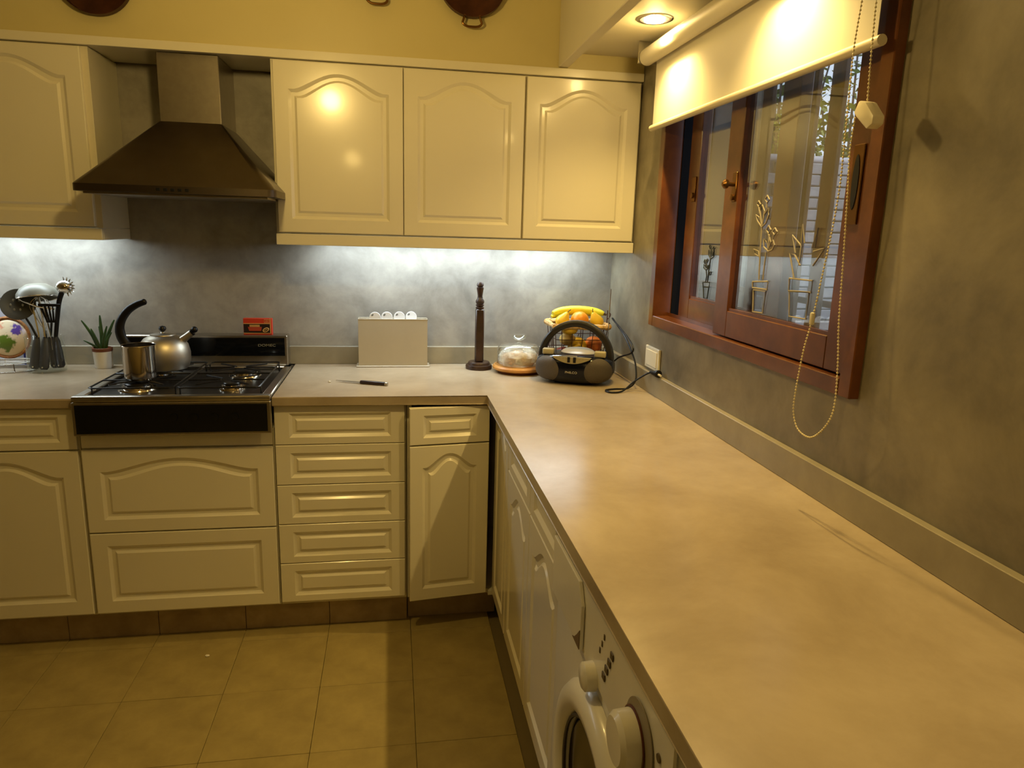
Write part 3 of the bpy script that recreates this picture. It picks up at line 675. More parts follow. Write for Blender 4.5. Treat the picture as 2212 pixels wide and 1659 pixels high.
# power cord
t = thing('power_cord', (-.10, -.45, .9), 'black power cord looping from the radio to a plug at the upstand', 'cord')
cp = [(-.105, -.335, .935), (-.06, -.35, .985), (-.045, -.455, 1.022), (-.045, -.470, 1.050), (-.05, -.39, 1.085), (-.055, -.25, 1.122), (-.052, -.22, 1.128), (-.05, -.25, 1.118), (-.046, -.37, 1.075), (-.042, -.455, 1.025), (-.040, -.50, .985), (-.052, -.545, .935), (-.08, -.545, .9046), (-.135, -.555, .9042), (-.175, -.575, .9042), (-.165, -.61, .9042), (-.12, -.60, .906), (-.07, -.575, .935), (-.035, -.60, .968), (-.025, -.625, .980)]
b = B(); b.tube(smooth_pts(cp, 6), .0033, 8); obj('cable', b, BLK, t)
b = B(); b.tube([(-.0255, -.620, .981), (-.024, -.650, .983), (-.022, -.690, .988), (-.022, -.693, .988)], [.004, .008, .014, .013], 12); obj('plug', b, BLK, t)
b = B(); b.tube([(-.022, -.6935, .986), (-.0215, -.712, .986)], .004, 8); obj('pin', b, CREAMP, t)

# cake dome
t = thing('cake_dome', (-.437, -.195, .9), 'glass cake dome on a round wooden board, holding bagged bread', 'cake dome')
b = B(); b.lathe([(0, .0), (.085, .0), (.088, .010), (0, .010)], seg=40); obj('foot', b, WOODB, t, world=False)
b = B(); b.lathe([(0, .0105), (.098, .0105), (.106, .016), (.107, .024), (.102, .030), (.096, .0305), (.094, .028), (0, .028)], seg=44); obj('board', b, WOODL, t, world=False)
CG = glass('clear_glass', (.95, .97, .95), boost=1.8, base=.04)
b = B(); b.lathe([(.0895, .0285), (.0905, .033), (.0895, .090), (.084, .106), (.068, .117), (.03, .122), (.012, .124), (.010, .130), (.028, .140), (.0315, .148), (.028, .155), (0, .157)], seg=44, closed=True); obj('glass_cover', b, CG, t, world=False)
bg_ = thing('bread_bag', (-.437, -.195, .929), 'brown bread rolls in a crumpled clear bag under the glass dome', 'bread')
BRD = mat('bread_crust', S(222, 180, 118), .6, col2=S(200, 148, 84), nscale=30)
for px_, py_, rr_ in ((-.040, -.015, .036), (.036, -.020, .037), (.0, .035, .036)):
    b = B(); b.ball((px_, py_, .028), rr_, sc=(1, 1, .74), noise=.03, sub=3); obj('bread_roll', b, BRD, bg_, world=False)
m = bpy.data.materials.new('bag_film'); m.use_nodes = True; nt = m.node_tree; n = nt.nodes
pb = n['Principled BSDF']; pb.inputs['Base Color'].default_value = (.85, .84, .8, 1); pb.inputs['Roughness'].default_value = .25
tr = n.new('ShaderNodeBsdfTransparent'); mx = n.new('ShaderNodeMixShader'); nz = n.new('ShaderNodeTexNoise'); nz.inputs['Scale'].default_value = 5; nz.inputs['Detail'].default_value = 3
mr = n.new('ShaderNodeMapRange'); mr.inputs['From Min'].default_value = .35; mr.inputs['From Max'].default_value = .7; mr.inputs['To Min'].default_value = .28; mr.inputs['To Max'].default_value = .7
nt.links.new(nz.outputs['Fac'], mr.inputs['Value']); nt.links.new(mr.outputs['Result'], mx.inputs[0]); nt.links.new(tr.outputs[0], mx.inputs[1]); nt.links.new(pb.outputs[0], mx.inputs[2]); nt.links.new(mx.outputs[0], n['Material Output'].inputs[0])
BAG = m
b = B(); tbm = b.bm
rnd = random.Random(4); rg = []
prof = [(.074, .002), (.083, .018), (.082, .038), (.070, .056), (.048, .068), (.02, .078)]
for r0, z0 in prof:
    rg.append([tbm.verts.new(((r0*(1+.07*math.sin(a*7+z0*90)+.04*rnd.uniform(-1, 1)))*math.cos(a), (r0*(1+.07*math.sin(a*7+z0*90)+.04*rnd.uniform(-1, 1)))*math.sin(a), z0+rnd.uniform(-.002, .003)*(z0 > .01))) for a in [2*math.pi*k/40 for k in range(40)]])
for a, c in zip(rg, rg[1:]):
    for k in range(40): tbm.faces.new((a[k], a[(k+1) % 40], c[(k+1) % 40], c[k]))
tbm.faces.new(rg[-1]); tbm.faces.new(rg[0][::-1]); bmesh.ops.recalc_face_normals(tbm, faces=tbm.faces)
obj('plastic_bag', b, BAG, bg_, world=False)

# paper towel holder
t = thing('towel_holder', (-.593, -.125, .9), 'dark turned wooden paper towel post without a roll', 'towel holder')
b = B(); b.lathe([(0, 0), (.055, 0), (.056, .012), (.053, .018), (.047, .019), (.046, .026), (.043, .030), (0, .030)], seg=40); obj('base', b, WOODD, t, world=False)
b = B(); b.box(-.0175, .0175, -.0175, .0175, .030, .250, bev=.004)
b.lathe([(.015, .250), (.0175, .253), (.0175, .257), (.0135, .259), (.0135, .262), (.0175, .264), (.0175, .268), (.0135, .270), (.0175, .276), (.018, .283), (.012, .293), (.010, .303), (.012, .318), (.0145, .332), (.0145, .338), (.0115, .340), (.0115, .343), (.0145, .345), (.0142, .352), (.010, .359), (0, .361)], seg=24); obj('post', b, WOODD, t, world=False)

# chopping board set
t = thing('board_holder', (-.947, -.06, .9), 'brushed metal holder standing on the worktop with chopping boards inside', 'holder')
HM = mat('holder_metal', (.46, .41, .31, 1), .42, col2=(.42, .37, .28, 1), nscale=3)
b = B(); b.box(-.151, .151, -.037, .038, 0, .006, bev=.002); obj('base', b, HM, t, world=False, smooth=False)
b = B(); b.box(-.141, .141, -.027, -.0255, .006, .199); b.box(-.141, .141, .0245, .026, .006, .199); b.box(-.141, -.1395, -.0255, .0245, .006, .199); b.box(.1395, .141, -.0255, .0245, .006, .199); obj('sleeve', b, HM, t, world=False, smooth=False)
b = B(); b.tube([(-.141, -.0263, .199), (.141, -.0263, .199), (.141, .0253, .199), (-.141, .0253, .199)], .0018, 6, closed=True); obj('top_lip', b, HM, t, world=False)
b = B()
BP = mat('board_white', (.84, .83, .82, 1), .35); ICO = mat('icon_grey', S(110, 112, 108), .5)
for k, (bx, ord_) in enumerate(((-1.020, 'leftmost'), (-.972, 'second from the left'), (-.921, 'third from the left'), (-.872, 'rightmost'))):
    yb = -.078+.0115*k; zb = .9065
    tt = thing('chopping_board', (-.947, yb, zb), f'white plastic chopping board with round tab, {ord_} of the four tabs', 'chopping board', group='chopping boards in the metal holder')
    b = B(); b.box(-.137, .137, -.0035, .0035, 0, .186, bev=.001)
    b.lathe([(0, -.0035), (.0225, -.0035), (.0232, -.0025), (.0232, .0025), (.0225, .0035), (0, .0035)], c=(bx+.947, 0, .198), mtx=Matrix.Rotation(R(90), 4, 'X'), seg=28); obj('board', b, BP, tt, world=False)
    b = B(); b.lathe([(0, 0), (1, 0), (1, .0006), (0, .0006)], c=(bx+.947-.010, -.0035, .209), mtx=Matrix.Rotation(R(90), 4, 'X') @ Matrix.Rotation(R(35), 4, 'Z') @ Matrix.Diagonal((.0055, .0032, 1, 1)), seg=12); obj('icon', b, ICO, tt, world=False)

# knife and crumb
kd = Vector((-.967+1.16, -.452+.372, 0)).normalized(); kang = math.atan2(kd.y, kd.x)
t = thing('kitchen_knife', (-1.16, -.372, .9), 'small kitchen knife with dark wooden handle lying on the worktop', 'knife', rot=(0, 0, kang))
b = B(); b.prism([(0, .001), (.03, -.005), (.105, -.007), (.105, .005), (.05, .004)], 'z', .0045, .0057); obj('blade', b, mat('knife_steel', (.3, .25, .18, 1), .35, metal=1), t, world=False, smooth=False)
b = B(); b.box(.100, .196, -.0085, .007, .0, .0125, bev=.003, seg=2); obj('handle', b, mat('knife_handle', S(40, 22, 16), .35), t, world=False)
b = B(); b.box(.1965, .208, -.0085, .007, .0005, .012, bev=.003, seg=2); obj('pommel', b, KSTEEL, t, world=False)
b = B(); b.ball((-1.181, -.387, .903), .0045, sc=(1.2, .8, .7), noise=.2); tag(obj('crumb', b, WCER), 'tiny pale crumb on the worktop left of the knife tip', 'crumb')
b = B(); b.ball((-1.588, -.697, .0035), .0055, sc=(1.3, 1, .6), noise=.2); tag(obj('crumb', b, WCER), 'small pale scrap lying on the floor tiles', 'crumb')

# fruit basket
FB = Vector((-.192, -.185, .9))
t = thing('fruit_basket', FB, 'brown wire fruit basket with rope rim behind the radio', 'basket')
WIRE = mat('wire_brown', S(70, 36, 22), .45, metal=.4); ROPE = mat('rope', S(222, 190, 130), .8, col2=S(150, 112, 62), nscale=60)
def rrect(hx, hy, z, r=.02, k=4):
    p = []
    for cx, cy, a in ((hx-r, hy-r, 0), (-hx+r, hy-r, 90), (-hx+r, -hy+r, 180), (hx-r, -hy+r, 270)):
        for i in range(k+1): p.append((cx+r*math.cos(R(a+90*i/k)), cy+r*math.sin(R(a+90*i/k)), z))
    return p
b = B()
for z, hx, hy in ((.003, .092, .075), (.045, .096, .08), (.095, .101, .087), (.145, .106, .093), (.192, .110, .098)): b.tube(rrect(hx, hy, z), .0016, 6, closed=True)
for k in range(5):
    u = -1+2*k/4
    for sgn in (-1, 1): b.tube([(u*.075, sgn*.075, .003), (u*.088, sgn*.098, .200)], .0016, 6)
for k in range(4):
    u = -1+2*k/3
    for sgn in (-1, 1): b.tube([(sgn*.092, u*.055, .003), (sgn*.110, u*.075, .200)], .0016, 6)
for k in range(5): b.tube([(-.09, -.06+.03*k, .003), (.09, -.06+.03*k, .003)], .0014, 6)
obj('wire_cage', b, WIRE, t, world=False)
rp = rrect(.113, .101, .198, r=.03, k=6); b = B(); sm = smooth_pts(rp, 5, closed=True)
b.tube(sm, [.0105+.0024*math.sin(i*1.35) for i in range(len(sm))], 8, closed=True); obj('rope_rim', b, ROPE, t, world=False)
b = B()
for zz in (.205, .245):
    b.tube(smooth_pts([(.113, -.05, zz-.02), (.122, -.05, zz-.012), (.126, -.05, zz), (.120, -.05, zz+.008)], 4), .002, 6)
b.tube([(.112, -.05, .19), (.113, -.05, .262)], .002, 6); obj('hook', b, WIRE, t, world=False)
def fruit(name, label, cat, c, r, sc, m, stem=True, shape='ball', rot=None, grp=None):
    tt = thing(name, FB+Vector(c), label, cat, rot=rot, group=grp)
    b = B()
    if shape == 'ball': b.ball((0, 0, 0), r, sc=sc, sub=3, noise=.01)
    elif shape == 'pear': b.lathe([(0, -.9*r), (.55*r, -.85*r), (.92*r, -.45*r), (1.0*r, 0), (.85*r, .45*r), (.55*r, .9*r), (.36*r, 1.25*r), (.2*r, 1.42*r), (0, 1.45*r)], seg=24)
    obj('flesh', b, m, tt, world=False)
    if stem:
        top = r*sc[2]*(.97 if shape == 'ball' else 1.44)
        b = B(); b.tube([(0, 0, top-.002), (.002, .001, top+.008), (.006, 0, top+.016)], .0016, 6); obj('stem', b, BARK, tt, world=False)
YF_ = mat('fruit_yellow', S(236, 200, 60), .35, col2=S(222, 178, 40), nscale=12); ORF = mat('fruit_orange', S(238, 160, 30), .4, col2=S(226, 140, 20), nscale=20, bump=.4, bscale=260)
APF = mat('fruit_red', S(120, 30, 20), .3, col2=S(160, 60, 30), nscale=14); PCH = mat('fruit_peach', S(222, 140, 60), .45, col2=S(196, 100, 50), nscale=10); GRN = mat('fruit_pale', S(225, 200, 120), .45, col2=S(205, 170, 90), nscale=16)
fruit('orange', 'orange on top of the basket between the two upper pears', 'orange', (-.005, -.055, .222), .037, (1, 1, .95), ORF, stem=False)
fruit('pear', 'yellow pear tilted at the left of the basket top', 'pear', (-.076, -.052, .216), .029, (1, 1, 1), YF_, shape='pear', rot=(R(8), R(27), 0))
fruit('pear', 'yellow pear with its stem up at the right of the basket top', 'pear', (.068, -.050, .216), .029, (1, 1, 1), YF_, shape='pear', rot=(R(8), R(-27), 0))
fruit('lemon', 'lemon at the front left just above the rope rim', 'lemon', (-.052, -.078, .186), .026, (1.35, 1, .85), YF_, stem=False)
fruit('quince', 'large yellow quince in the middle of the wire basket front', 'fruit', (-.006, -.042, .108), .040, (1, 1, 1.08), YF_)
fruit('peach', 'peach-coloured fruit at the right inside the basket', 'fruit', (.062, -.040, .118), .036, (1, 1, 1), PCH)
fruit('apple', 'dark red apple at the left inside the basket', 'apple', (-.062, -.030, .075), .036, (1, 1, .92), APF)
fruit('apple', 'dark red apple behind the quince in the basket', 'apple', (.024, .040, .098), .036, (1, 1, .92), APF)
fruit('pale_fruit', 'pale round fruit at the upper left inside the basket', 'fruit', (-.050, -.045, .142), .031, (1.1, 1, .85), GRN, stem=False)
fruit('lemon', 'small lemon low at the right behind the radio lid', 'lemon', (.034, -.045, .052), .024, (1.3, 1, .85), YF_, stem=False)
fruit('apple', 'red apple low in the back of the basket', 'apple', (-.02, .04, .05), .036, (1, 1, .92), APF)
BAN = mat('banana_skin', S(240, 215, 55), .4, col2=S(205, 205, 60), nscale=9)
def banana(label, pts, rmax):
    tt = thing('banana', FB+Vector(pts[1]), label, 'banana', group='bananas across the basket top')
    sp = smooth_pts([FB+Vector(p) for p in pts], 6); n_ = len(sp)
    rr_ = [rmax*max(.25, math.sin(math.pi*min(1, max(0, (i+1.6)/(n_+2.2))))**.45) for i in range(n_)]
    b = B(); b.tube(sp, rr_, 10); obj('peel', b, BAN, tt)
    b = B(); b.tube([sp[-1], sp[-1]+(sp[-1]-sp[-2]).normalized()*.012], [rmax*.3, rmax*.22], 8); obj('tip', b, BARK, tt)
banana('long banana lying along the back of the basket top', [(-.108, -.01, .242), (-.07, .005, .251), (.0, .012, .255), (.07, .002, .251), (.108, -.015, .243)], .0185)
banana('shorter banana lying behind the long front banana', [(-.10, .045, .222), (-.05, .055, .240), (.02, .055, .245), (.08, .05, .238), (.105, .045, .225)], .0165)

# kettle
KC = Vector((-1.778, -.285, .935))
t = thing('kettle', KC, 'steel whistling kettle with black curved handle on the rear left burner', 'kettle')
b = B(); b.lathe([(0, 0), (.070, 0), (.080, .004), (.089, .030), (.090, .060), (.083, .090), (.066, .112), (.044, .124), (.040, .125)], seg=40); obj('body', b, KSTEEL, t, world=False)
b = B(); b.lathe([(.043, .1245), (.042, .128), (.02, .132), (.008, .133), (.006, .136), (0, .136)], seg=32); l_ = obj('lid', b, KSTEEL, t, world=False)
b = B(); b.lathe([(0, .1365), (.005, .137), (.011, .142), (.013, .149), (.010, .156), (0, .159)], seg=20); obj('knob', b, BLK, l_, world=False)
b = B(); b.tube([(.058, 0, .100), (.085, 0, .122), (.100, 0, .134)], [.015, .0125, .012], 14); sp_ = obj('spout', b, KSTEEL, t, world=False)
b = B(); b.tube([(.0995, 0, .1335), (.103, 0, .1365)], .0128, 14); obj('spout_band', b, BLK, sp_, world=False)
b = B(); b.ball((.110, 0, .145), .012, sub=2); obj('whistle', b, BLK, sp_, world=False)
b = B(); hpts = smooth_pts([(-.085, 0, .070), (-.118, 0, .080), (-.138, 0, .108), (-.145, 0, .145), (-.136, 0, .180), (-.112, 0, .213), (-.082, 0, .234), (-.052, 0, .246)], 4); hpts = hpts+[hpts[-1]+(hpts[-1]-hpts[-2]).normalized()*.004]
b.tube(hpts, [.010 if i < 2 else .0175 if i < 12 else .0165-.00035*(i-12) if i < len(hpts)-1 else .007 for i in range(len(hpts))], 12, flat=.8); obj('handle', b, BLK, t, world=False)
# steel milk pot
t = thing('milk_pot', (-1.805, -.462, .935), 'polished steel cylindrical milk pot in front of the kettle', 'pot')
b = B(); b.lathe([(0, 0), (.044, 0), (.050, .006), (.052, .03), (.0525, .112), (.0545, .1165), (.0535, .118), (.0515, .116), (.0505, .030), (.045, .006), (0, .004)], seg=40); obj('body', b, PSTEEL, t, world=False)

# match box
t = thing('matchbox', (-1.484, -.058, 1.030), 'red and black matchbox standing on the cooktop back panel', 'matchbox')
b = B(); b.box(-.055, .055, -.012, .012, 0, .066, bev=.0008); obj('sleeve', b, mat('match_red', S(205, 62, 35), .5), t, world=False, smooth=False)
CRM = mat('match_cream', S(225, 180, 110), .5)
def slab(nm, x0, x1, z0, z1, m, y=-.0126, parent=t): b = B(); b.box(x0, x1, y, -.0121, z0, z1); return obj(nm, b, m, parent, world=False, smooth=False)
slab('black_label', -.054, .047, .008, .044, mat('match_black', S(28, 8, 6), .5))
b = B(); b.box(-.055, .049, -.0128, -.0121, .044, .0465); b.box(-.055, .049, -.0128, -.0121, .0055, .008); b.box(.0475, .0505, -.0128, -.0121, .0055, .066); obj('cream_lines', b, CRM, t, world=False, smooth=False)
b = B(); b.prism([(-.038, .032), (.016, .032), (.013, .016), (-.033, .016)], 'y', -.0131, -.0127); obj('box_picture', b, mat('match_tray', S(180, 70, 45), .5), t, world=False, smooth=False)
b = B(); 
for k in range(4): b.box(-.031, .008, -.0133, -.0127, .0325+.0021*k, .0340+.0021*k)
obj('match_picture', b, CRM, t, world=False, smooth=False)
b = B(); b.tube([(.031+.011*math.cos(a), -.0128, .020+.0072*math.sin(a)+.003*math.cos(a)) for a in [2*math.pi*k/20 for k in range(20)]], .0016, 6, closed=True); obj('oval_emblem', b, CRM, t, world=False)
b = B(); b.tube([(.024, -.0128, .0180), (.031, -.0128, .0205), (.038, -.0128, .0225)], .0014, 6); obj('emblem_mark', b, CRM, t, world=False)
b = B(); b.tube([(.026, -.0125, .0490), (.0445, -.0125, .0490), (.0445, -.0125, .0620), (.026, -.0125, .0620)], .0009, 5, closed=True); obj('stamp_frame', b, CRM, t, world=False)
text('222', .0085, t, (.0352, -.0127, .0555), (R(90), 0, 0), CRM, name='stamp_digits')

# aloe in pot
t = thing('potted_aloe', (-2.063, -.085, .9), 'small aloe in a white pot with wooden rim left of the cooker', 'plant')
b = B(); b.lathe([(0, 0), (.029, 0), (.031, .004), (.0345, .066), (.0325, .066), (.0320, .060), (0, .058)], seg=32); obj('pot', b, WCER, t, world=False)
b = B(); b.lathe([(.0348, .0665), (.0358, .0675), (.0358, .079), (.0345, .080), (.031, .080), (.031, .067)], seg=32, closed=True); obj('rim', b, WOODB, t, world=False)
b = B(); b.lathe([(0, .0695), (.0305, .0695), (.0305, .073), (0, .074)], seg=24); obj('soil', b, DARKIN, t, world=False)
ALO = mat('aloe_green', S(62, 92, 44), .45, col2=S(36, 62, 30), nscale=18)
for lx, ly, lz, w0 in ((-.066, .0, .185, .0075), (.0, .004, .205, .0085), (.052, .0, .188, .008), (-.030, -.012, .155, .007), (.028, -.012, .165, .007), (-.062, -.006, .108, .0055), (.040, -.004, .140, .006), (-.012, .016, .160, .006), (.014, .010, .15, .006)):
    p = smooth_pts([(lx*.18, ly*.5, .072), (lx*.45, ly, .072+(lz-.072)*.45), (lx*.8, ly, .072+(lz-.072)*.82), (lx, ly, lz)], 4)
    b = B(); b.tube(p, [w0*(1.0-.72*(i/(len(p)-1))**1.4) for i in range(len(p))], 8, flat=.6); obj('leaf', b, ALO, t, world=False)

# utensil jar
JC = Vector((-2.238, -.145, .9))
t = thing('utensil_jar', JC, 'clear glass jar full of kitchen utensils at the left', 'jar')
JG = glass('jar_glass', (.93, .95, .93), boost=.9, base=.01)
b = B(); b.lathe([(0, .001), (.062, .001), (.064, .006), (.064, .128), (.0655, .131), (.064, .133)], seg=40, closed=True); obj('glass', b, JG, t, world=False)
def ut(name, label, cat): return thing(name, JC, label, cat, group=None)
def grip(tt, a, c, r=.0155):
    b = B(); a, c = Vector(a), Vector(c); b.tube([a, a.lerp(c, .08), a.lerp(c, .5), a.lerp(c, .85), c], [r*.7, r*1.1, r, r*.8, r*.5], 10); h = obj('handle', b, BLK, tt, world=False)
    b = B(); p = a.lerp(c, .09)+Vector((0, -r*1.0, 0)); b.ball(p, .0035, sc=(1, .6, 1), sub=1); obj('hang_eyelet', b, CHROME, h, world=False)
# ladle
tt = ut('skimmer', 'grey perforated skimmer at the left of the utensil jar', 'utensil'); grip(tt, (-.030, -.035, .014), (-.020, -.010, .130))
b = B(); b.tube([(-.020, -.010, .130), (-.040, 0, .17), (-.055, .0, .20)], .004, 8); obj('shank', b, BLK, tt, world=False)
b = B(); b.lathe([(0, -.012), (.035, -.008), (.056, .002), (.058, .004), (.055, .004), (.035, -.005), (0, -.009)], seg=28, mtx=Matrix.Rotation(R(75), 4, 'X') @ Matrix.Rotation(R(10), 4, 'Y')); o = obj('bowl', b, mat('utensil_grey', S(62, 62, 56), .4), tt, world=False); o.location = (-.075, 0, .250)
b = B()
for k in range(6):
    a = k*1.05; b.ball((.020*math.cos(a), -.006, .020*math.sin(a)), .004, sc=(1, .4, 1.4), sub=1)
o = obj('holes', b, mat('utensil_light', S(130, 130, 120), .5), tt, world=False); o.location = (-.075, -.006, .250)
tt = ut('strainer', 'grey domed strainer with a bright steel rim at the top of the jar', 'utensil'); grip(tt, (.005, -.040, .012), (.008, -.010, .130))
b = B(); b.tube([(.008, -.01, .13), (-.004, .01, .22), (-.010, .01, .285)], .004, 8); obj('shank', b, CHROME, tt, world=False)
RM = Matrix.Rotation(R(-8), 4, 'Y') @ Matrix.Rotation(R(-12), 4, 'X')
b = B(); b.lathe([(.070, 0), (.068, .018), (.055, .038), (.035, .051), (0, .057)], seg=36, mtx=RM, closed=True); o = obj('bowl', b, mat('spoon_grey', S(120, 118, 106), .4), tt, world=False); o.location = (-.014, .018, .272)
b = B(); b.tube([tuple(RM @ Vector((.0715*math.cos(a), .0715*math.sin(a), 0))) for a in [2*math.pi*k/40 for k in range(40)]], .0028, 8, closed=True); o = obj('steel_rim', b, CHROME, tt, world=False); o.location = (-.014, .018, .272)
tt = ut('whisk', 'steel wire whisk loop rising from the jar', 'utensil')
b = B()
for k in range(5):
    a = math.pi*k/5; b.tube(smooth_pts([(0, 0, 0), (.020*math.cos(a), .020*math.sin(a), .05), (.034*math.cos(a), .034*math.sin(a), .10), (0, 0, .13), (-.034*math.cos(a), -.034*math.sin(a), .10), (-.020*math.cos(a), -.020*math.sin(a), .05), (0, 0, 0)], 5), .0011, 5)
o = obj('wires', b, CHROME, tt, world=False); o.location = (.0, .012, .150); o.rotation_euler = (0, R(-4), 0)
b = B(); b.tube([(.0, .012, .030), (.0, .012, .152)], .007, 10); obj('handle', b, CHROME, tt, world=False)
tt = ut('slotted_turner', 'dark slotted turner leaning right in the jar', 'utensil'); grip(tt, (.030, .0, .012), (.022, .0, .130))
b = B(); b.tube([(.022, 0, .13), (.040, -.02, .19)], .004, 8); b.box(-.018, .018, -.002, .002, 0, .008, bev=.001, mtx=Matrix.Translation((.040, -.02, .186)))
for k in range(5): b.prism([(-.018+.0075*k, .006), (-.012+.0075*k, .006), (-.027+.0125*k+.006*0, .062), (-.036+.0145*k, .062)], 'y', -.0018, .0018)
for v in b.bm.verts:
    if v.co.z < .07 and v.co.x < .045 and v.co.z >= -.001 and abs(v.co.y) < .0025: v.co += Vector((.040, -.02, .186))
b.box(-.040, .036, -.002, .002, .060, .070, bev=.001, mtx=Matrix.Translation((.040, -.02, .186)))
obj('slotted_blade', b, BLK, tt, world=False, smooth=False)
tt = ut('spaghetti_server', 'shiny steel spaghetti server at the right of the jar', 'utensil'); grip(tt, (.050, -.010, .014), (.040, .0, .130))
b = B(); b.tube(smooth_pts([(.040, 0, .13), (.052, .0, .20), (.064, .0, .262), (.078, .0, .30)], 4), [.007+.0002*i for i in range(13)], 10); obj('shank', b, BLK, tt, world=False)
b = B(); b.ball((0, 0, 0), .030, sc=(1, .8, .85), sub=3)
for k in range(9):
    a = R(-70+20*k); b.tube([(.026*math.cos(a), 0, .026*math.sin(a)), (.037*math.cos(a), -.004, .037*math.sin(a))], [.003, .0015], 6)
o = obj('head', b, CHROME, tt, world=False); o.location = (.088, 0, .318)
tt = ut('wooden_stick', 'thin bamboo-coloured stick standing in the jar', 'utensil')
b = B(); b.tube([(-.030, .02, .012), (-.018, .0, .14), (-.026, -.002, .24)], .0026, 8); obj('stick', b, mat('bamboo', S(200, 180, 120), .5), tt, world=False)
b = B(); b.tube([(.050, -.01, .235), (.0, -.025, .245), (-.050, -.02, .265), (-.075, -.012, .28)], .003, 8); tt = ut('tongs', 'long bright steel rod lying across the utensils', 'utensil'); obj('rod', b, CHROME, tt, world=False)
b = B(); b.tube([(.020, -.02, .240), (.028, -.012, .13), (.030, -.01, .02)], .003, 8); obj('arm', b, CHROME, tt, world=False)

# floral plate standing on a wire rack, far left
m = bpy.data.materials.new('floral_glaze'); m.use_nodes = True; nt = m.node_tree; n = nt.nodes; Lk = nt.links
pb = n['Principled BSDF']; pb.inputs['Roughness'].default_value = .3
tc = n.new('ShaderNodeTexCoord'); sx_ = n.new('ShaderNodeSeparateXYZ'); Lk.new(tc.outputs['Object'], sx_.inputs[0])
nzz = n.new('ShaderNodeTexNoise'); nzz.inputs['Scale'].default_value = 70; nzz.inputs['Detail'].default_value = 4; Lk.new(tc.outputs['Object'], nzz.inputs['Vector'])
def spot(cx, cz, r, prev, col):
    d = n.new('ShaderNodeVectorMath'); d.operation = 'DISTANCE'; cb = n.new('ShaderNodeCombineXYZ'); Lk.new(sx_.outputs['X'], cb.inputs['X']); Lk.new(sx_.outputs['Z'], cb.inputs['Z'])
    Lk.new(cb.outputs[0], d.inputs[0]); d.inputs[1].default_value = (cx, 0, cz)
    ad = n.new('ShaderNodeMath'); ad.operation = 'MULTIPLY_ADD'; Lk.new(nzz.outputs['Fac'], ad.inputs[0]); ad.inputs[1].default_value = .055; Lk.new(d.outputs['Value'], ad.inputs[2])
    lt = n.new('ShaderNodeMapRange'); lt.inputs['From Min'].default_value = r+.022; lt.inputs['From Max'].default_value = r+.032; lt.inputs['To Min'].default_value = 1; lt.inputs['To Max'].default_value = 0
    Lk.new(ad.outputs[0], lt.inputs['Value'])
    mxx = n.new('ShaderNodeMix'); mxx.data_type = 'RGBA'; Lk.new(lt.outputs['Result'], mxx.inputs['Factor'])
    if prev is None: mxx.inputs['A'].default_value = S(225, 205, 170)
    else: Lk.new(prev, mxx.inputs['A'])
    mxx.inputs['B'].default_value = col; return mxx.outputs['Result']
p_ = spot(-.005, -.02, .030, None, S(95, 120, 40)); p_ = spot(.035, .03, .020, p_, S(96, 70, 150)); p_ = spot(-.035, .045, .018, p_, S(215, 150, 120)); p_ = spot(.062, .025, .012, p_, S(235, 220, 225))
Lk.new(p_, pb.inputs['Base Color'])
t = thing('floral_plate', (-2.392, -.085, .937), 'flower-painted round plate standing upright at the far left', 'plate')
b = B(); b.lathe([(0, .004), (.060, .003), (.070, -.003), (.072, -.006), (.058, -.001), (0, .0)], seg=44, mtx=Matrix.Rotation(R(82), 4, 'X')); o = obj('plate', b, m, t, world=False); o.location = (0, 0, .080)
b = B(); b.tube([(.0745*math.cos(a), .004+.010*math.sin(a), .080+.0745*math.sin(a)) for a in [2*math.pi*k/40 for k in range(40)]], .0055, 8, closed=True); obj('wicker_rim', b, mat('wicker', S(176, 116, 48), .6, col2=S(120, 70, 30), nscale=90), t, world=False)
t = thing('wire_rack', (-2.38, -.12, .9), 'round chrome wire rack on the worktop under the floral plate', 'rack')
b = B()
for r0, z0 in ((.095, .003), (.085, .032)): b.tube([(r0*math.cos(a), r0*.8*math.sin(a), z0) for a in [2*math.pi*k/40 for k in range(40)]], .0022, 6, closed=True)
for k in range(6): a = 2*math.pi*k/6; b.tube([(.095*math.cos(a), .076*math.sin(a), .003), (.085*math.cos(a), .068*math.sin(a), .032)], .0018, 6)
for k in range(5): yy = -.048+.024*k; xx = .085*math.sqrt(1-(yy/.068)**2); b.tube([(-xx, yy, .032), (xx, yy, .032)], .0016, 6)
obj('wires', b, CHROME, t, world=False)
t = thing('tray', (-2.42, -.03, .9), 'pale tray with a blue edge leaning on the wall behind the floral plate', 'tray')
b = B(); b.box(-.09, .055, -.004, .004, .0, .262, bev=.003); obj('board', b, mat('tray_pale', S(190, 190, 200), .4), t, world=False, smooth=False)
b = B(); b.tube([(-.09, -.004, .002), (.055, -.004, .002), (.055, -.004, .262), (-.09, -.004, .262)], .004, 6, closed=True); obj('blue_edge', b, mat('blue_trim', S(50, 52, 120), .4), t, world=False)

